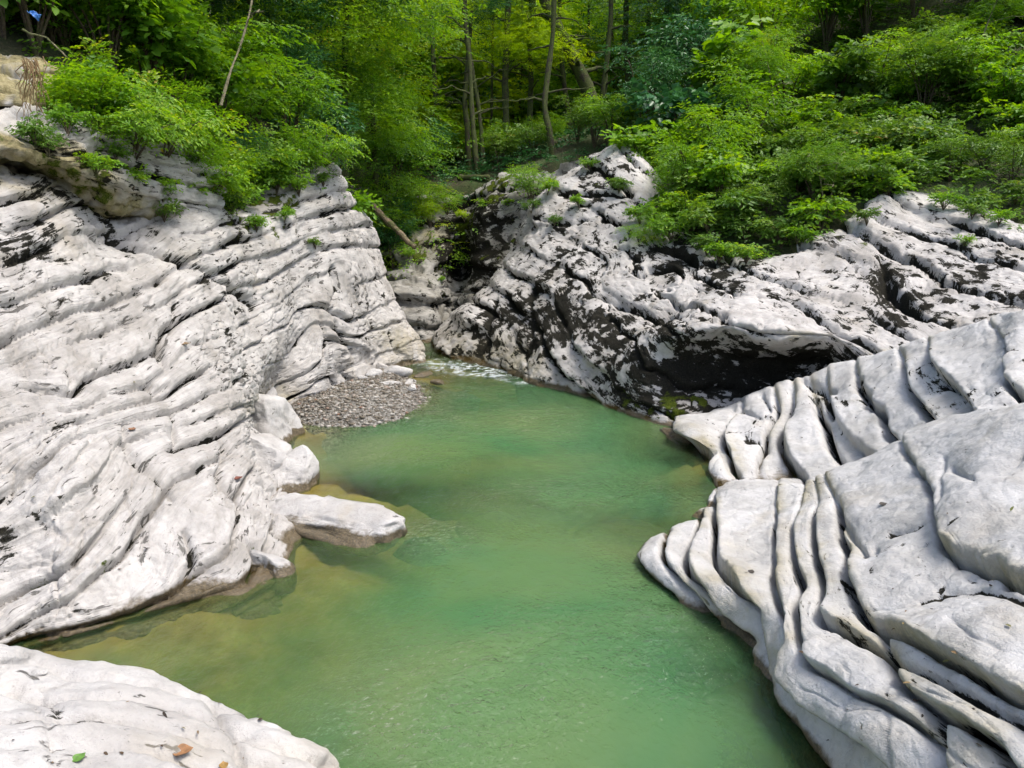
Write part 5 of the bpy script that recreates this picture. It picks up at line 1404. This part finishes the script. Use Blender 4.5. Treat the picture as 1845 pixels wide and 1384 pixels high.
# ------------------------------------------------------------------ small things on the rocks
_PROJ = {}
def surf(V, px, py):
    if id(V) not in _PROJ: _PROJ[id(V)] = project(V)
    X, Y, D = _PROJ[id(V)]
    d2 = (X - px) ** 2 + (Y - py) ** 2
    m_ = d2 < 64
    if not m_.any():
        i = np.argmin(d2)
    else:
        i = np.argmin(np.where(m_, D, 1e9))
    return V.reshape(-1, 3)[i]
HERB_SPOTS = [(CV,95,285,.3),(CV,180,325,.35),(CV,245,345,.35),(CV,70,262,.35),(CV,145,372,.3),(CV,300,368,.4),(CV,215,300,.35),(CV,130,245,.4),(LV,440,372,.55),(LV,425,385,.4),(LV,500,345,.5),(LV,560,310,.55),(LV,590,335,.35),(LV,470,420,.35),(LV,520,400,.3),(LV,300,395,.35),(LV,340,345,.45),(LV,380,365,.5),(LV,575,445,.25),(LV,545,350,.5),(LV,400,345,.55),
              (RV,1110,345,.45),(RV,1150,400,.5),(RV,1210,430,.6),(RV,1270,455,.5),(RV,1300,470,.5),(RV,1040,370,.35),(RV,1000,400,.3),(RV,1340,470,.45),(RV,1420,440,.4),(RV,1560,400,.35),(RV,1730,440,.22),(RV,1800,400,.35),(RV,1750,388,.35),(RV,985,345,.45),(RV,1060,300,.35),(RV,950,385,.4),(RV,1700,372,.4)]
for i, (VV, px, py, s) in enumerate(HERB_SPOTS):
    q = surf(VV, px, py)
    shrub("rock_plant", ("plant", place_crack_r if VV is RV else place_crack_l), q, s * 1.3, HERBS[i % 4], M_LEAF if i % 3 else M_FERN, "plants in the cracks of the right bank" if VV is RV else "plants in the cracks of the left cliff", 1200 + i, (0, 0), "plant")

for i, (VV, px, py, s) in enumerate([(CV,165,240,.5),(CV,205,262,.55),(CV,255,268,.6),(CV,300,290,.6),(CV,345,300,.65),(CV,385,330,.65),(LV,420,372,.6),(LV,455,345,.6),(LV,500,335,.6),(LV,540,318,.55),(LV,580,300,.55),(CV,180,262,.5),(CV,245,285,.5),(CV,290,315,.5),(CV,345,335,.5),(LV,405,378,.5),(LV,440,398,.4),(LV,375,362,.5),(LV,470,370,.45),(LV,525,345,.45),(CV,330,330,.45),(CV,230,290,.4)]):
    q = surf(VV, px, py)
    shrub("cliff_edge_shrub", ("shrub spilling over", place_left), q + np.array([-.1, .15, -.1]), s * 1.05, (SHRUBS + SHRUBS_N[:1])[i % 5], M_LEAF, "shrubs spilling over the brow of the left cliff", 2000 + i, (.3, .25))
for i, (px, py, s, mt) in enumerate([(700,455,.8,M_LEAF_DK),(715,425,.7,M_LEAF),(690,420,.9,M_LEAF_DK),(735,470,.45,M_LEAF),(745,400,.6,M_LEAF),(780,395,.55,M_LEAF_YL),(830,400,.5,M_LEAF_YL),(810,375,.6,M_LEAF),(870,355,.6,M_LEAF),(920,350,.6,M_LEAF),(960,345,.7,M_LEAF),(760,375,.7,M_LEAF),(700,385,.9,M_LEAF),(840,345,.7,M_LEAF_DK),(800,500,.25,M_LEAF)]):
    q = surf(GV, px, py)
    shrub("gorge_bush", ("bush", place_gorge), q - np.array([0, 0, .55 * s if s > .5 else .05]), s, (SHRUBS_N + HERBS[:2])[i % 5] if s > .5 else HERBS[i % 4], mt, "bushes on the gorge wall", 2100 + i)
for i, (px, Y, s, mt) in enumerate([(640,19.5,1.2,M_LEAF),(670,20.5,1.3,M_LEAF_DK),(710,21.5,1.2,M_LEAF),(745,22,1.1,M_LEAF_DK),(780,23,1.0,M_LEAF),(660,23,1.6,M_LEAF),(720,25,1.7,M_LEAF_YL),(770,26,1.5,M_LEAF),(830,25.5,1.0,M_LEAF),(885,24,.9,M_LEAF),(935,24.5,.9,M_LEAF),(980,24,.8,M_LEAF),(1040,22,.8,M_FERN),(1070,21,.8,M_FERN),(1100,20.5,.9,M_LEAF),(860,28,1.3,M_LEAF_YL),(840,30.5,2.2,M_LEAF_YL),(900,31,2.4,M_LEAF_YL),(960,31,2.3,M_LEAF_YL),(1020,31.5,2.3,M_LEAF),(1075,31,2.1,M_LEAF),(800,31,2.4,M_LEAF_YL),(740,29,2.2,M_LEAF),(930,33,2.8,M_LEAF_YL),(870,33,2.8,M_LEAF_YL),(990,34,2.9,M_LEAF_YL),(930,29,1.4,M_LEAF_YL),(990,28.5,1.3,M_LEAF),(1050,28,1.2,M_LEAF),(800,29,1.4,M_LEAF_YL),(900,22,.7,M_FERN),(960,22,.7,M_FERN)]):
    shrub("glade_bush", ("bush", place_glade), on_ground(px, Y, -.05), s, (SHRUBS + SHRUBS_N)[i % 7], mt, "bushes among the glade trunks", 2200 + i)

# fallen wood
def log(name, label, a, b, r0, r1, mat, sag=.06, seed=1, cat="log"):
    a, b = np.array(a), np.array(b)
    t = np.linspace(0, 1, 16)[:, None]
    P = (b - a) * t + np.array([0, 0, -sag]) * np.sin(np.pi * t) + .02 * np.stack([vnoise(np.concatenate([t * 6, t * 0, t * 0 + seed], 1), 1, q_) for q_ in (1, 2, 3)], -1)
    V, F = tube(P, np.linspace(r0, r1, 16), 9, .2, seed)
    n = len(V); V = np.concatenate([V, P[:1], P[-1:]])
    caps = np.array([[i, n, (i + 1) % 9, i] for i in range(9)] + [[n - 9 + i, n - 9 + (i + 1) % 9, n + 1, n - 9 + i] for i in range(9)])
    me = bpy.data.meshes.new(name); me.from_pydata(V.tolist(), [], F.tolist() + [list(map(int, c[:3])) for c in caps]); me.polygons.foreach_set("use_smooth", [True] * len(me.polygons)); me.update()
    o = link(name, me, mat); o.location = tuple(a)
    return tag(o, label, cat)
log("fallen_log", "bare brown log leaning down across the mossy gorge ledges", at(668, 366, 19.0), at(748, 446, 17.9), .075, .055, M_DEAD, .03, 3)
log("fallen_log", "mossy fallen log on the glade floor left of the rock peak", on_ground(966, 22.5, .12), on_ground(1036, 24.0, .15), .10, .07, M_BARK, .02, 4)
log("fallen_log", "dark rotting log at the foot of the slender trunks", on_ground(828, 22.0, .1), on_ground(880, 21.4, .1), .09, .07, M_BARK, .02, 5)
log("dead_branch", "thin bleached dead branch among the shrubs in the top left corner", at(42, 56, 8.9), at(120, 104, 8.9), .012, .006, M_BARK_PALE, -.05, 6, "branch")
# dry roots hanging over the weathered outcrop
root = empty("hanging_roots", tuple(at(55, 110, 8.2)))
rd = np.random.default_rng(9)
m, nt, p = mat_new("dry_root"); p.inputs["Base Color"].default_value = (0.20, 0.13, 0.06, 1); p.inputs["Roughness"].default_value = .9
for i in range(26):
    x0 = rd.normal(0, .07); L = rd.uniform(.2, .75)
    t = np.linspace(0, 1, 8)[:, None]
    P_ = np.array([[x0, rd.uniform(-.05, .12), rd.uniform(-.05, .05)]]) + np.concatenate([rd.normal(0, .10) * t + .035 * np.sin(t * rd.uniform(3, 12)), -.1 * t * (1 - t), -L * t], 1)
    V, F = tube(P_, np.linspace(.007, .002, 8), 4)
    link("root_strand", new_mesh("root_strand", V, F), m, root)
tag(root, "bundle of dry tan roots hanging over the outcrop in the top left corner", "roots")
# blue scrap
m, nt, p = mat_new("blue_plastic"); p.inputs["Base Color"].default_value = (0.03, 0.13, 0.38, 1); p.inputs["Roughness"].default_value = .35
u, w_ = np.meshgrid(np.linspace(-1, 1, 14), np.linspace(-1, 1, 14), indexing='ij')
P3 = np.stack([u * .055, w_ * .03, u * 0], -1); P3[..., 2] = .03 * fbm(P3 + 3, 22, 3, 8) + .02 * u * w_
top = P3.reshape(-1, 3); bot = top - (0, 0, .012)
Ft = grid_faces(14, 14); Fb = grid_faces(14, 14, True) + 196
ring = [i for i in range(0, 196, 14)] + [182 + i for i in range(1, 14)] + [i for i in range(181, 0, -14)] + [i for i in range(12, 0, -1)]
Fr = np.array([[ring[i], ring[i] + 196, ring[(i + 1) % len(ring)] + 196, ring[(i + 1) % len(ring)]] for i in range(len(ring))])
o = link("plastic_scrap", new_mesh("plastic_scrap", np.concatenate([top, bot]), np.concatenate([Ft, Fb, Fr])), m)
o.location = tuple(at(62, 27, 8.6)); o.rotation_euler = (.9, .5, .2)
tag(o, "crumpled blue plastic scrap caught in the shrubs, top left corner", "litter")

# fallen leaves and a pebble
def litter_leaf(name, label, VV, px, py, L, col, curl, rz):
    q = surf(VV, px, py)
    n = 12
    t = np.linspace(0, 1, n); w = np.sin(np.pi * t ** .8) * .42 + .01
    u = np.linspace(-1, 1, 7)
    X = t[:, None] * np.ones(7); Yv = w[:, None] * u[None]
    Z = curl * (Yv ** 2 * 1.6 + (X - .5) ** 2 * .7) + .03 * np.sin(X * 9 + u[None] * 3) * curl
    V = np.stack([(X - .5) * L, Yv * L, Z * L], -1).reshape(-1, 3)
    m, nt, p = mat_new(name + "_material")
    c = ramp(nt, noise_node(nt, node(nt, "ShaderNodeNewGeometry").outputs["Position"], 60, 4, .6), [(.35, tuple(x * .6 for x in col)), (.65, col)])
    nt.links.new(c, p.inputs["Base Color"]); p.inputs["Roughness"].default_value = .6
    V2 = V - (0, 0, .0012)
    F = np.concatenate([grid_faces(n, 7), grid_faces(n, 7, True) + n * 7])
    o = link(name, new_mesh(name, np.concatenate([V, V2]), F), m)
    o.location = tuple(q + np.array([0, 0, .008])); o.rotation_euler = (.05, -.1, rz)
    return tag(o, label, "leaf")
litter_leaf("fallen_leaf", "curled brown leaf lying on the foreground boulder", FV, 328, 1350, .075, (.30, .15, .06), .5, .3)
litter_leaf("fallen_leaf", "small green leaf in a crack of the foreground boulder", FV, 145, 1362, .05, (.10, .22, .03), .4, 1.1)
litter_leaf("fallen_leaf", "small ochre leaf at the lower edge of the foreground boulder", FV, 407, 1376, .04, (.34, .2, .05), .6, 2.0)
litter_leaf("fallen_leaf", "brown leaf lying on the middle of the left cliff", LV, 337, 616, .11, (.22, .15, .08), .4, .5)
litter_leaf("fallen_leaf", "dark red brown leaf on the cliff above the flat stone", LV, 432, 856, .08, (.16, .05, .03), .4, .8)
litter_leaf("fallen_leaf", "rust coloured leaf low on the left cliff, beside a crack", LV, 238, 768, .07, (.24, .12, .06), .4, 1.7)
litter_leaf("fallen_leaf", "dark slender leaf on the smooth draped slab", BV, 1355, 1024, .05, (.05, .04, .03), .2, 1.0)
litter_leaf("fallen_leaf", "small dark leaf on the wide upper slab of the draped ledges", BV, 1590, 903, .06, (.06, .05, .04), .2, .1)
q = surf(FV, 77, 1208); boulder("pebble", "small flat grey pebble on the far edge of the foreground boulder", (q[0], q[1], q[2] + .006), (.034, .026, .012), .2, (0, 0), 91, 3, "stone", None, False, None, ICO3, .9, .05)

# scattered crumbs of leaf and twig on the rock
rl = np.random.default_rng(77)
pts_ = []
for VV, x0, x1, y0, y1, n in ((LV, 20, 480, 560, 1050, 70), (BV, 1320, 1830, 900, 1370, 34), (FV, 10, 560, 1230, 1375, 16), (AV, 1380, 1830, 640, 820, 16), (RV, 1000, 1800, 440, 560, 40)):
    for _ in range(n): pts_.append(surf(VV, rl.uniform(x0, x1), rl.uniform(y0, y1)))
O_ = np.array(pts_) + (0, 0, .006); n = len(O_)
T_ = rl.normal(size=(n, 3)) * (1, 1, .25); T_ /= np.linalg.norm(T_, axis=1, keepdims=True)
N_ = np.array([0, 0, 1.0]) + rl.normal(0, .35, (n, 3))
L_ = rl.uniform(.012, .04, n)
m, nt, p = mat_new("leaf_crumb")
c = ramp(nt, attr(nt, "tint"), [(0, (0.02, 0.016, 0.012)), (.5, (0.09, 0.055, 0.03)), (.8, (0.20, 0.13, 0.06)), (1, (0.10, 0.13, 0.03))])
nt.links.new(c, p.inputs["Base Color"]); p.inputs["Roughness"].default_value = .9
tag(link("leaf_litter", leaves_mesh("leaf_litter", O_, T_, N_, L_, L_ * rl.uniform(.25, .6, n), rl.random(n)), m), "tiny brown crumbs of leaf and twig scattered over the rocks", "leaf litter", kind="stuff")
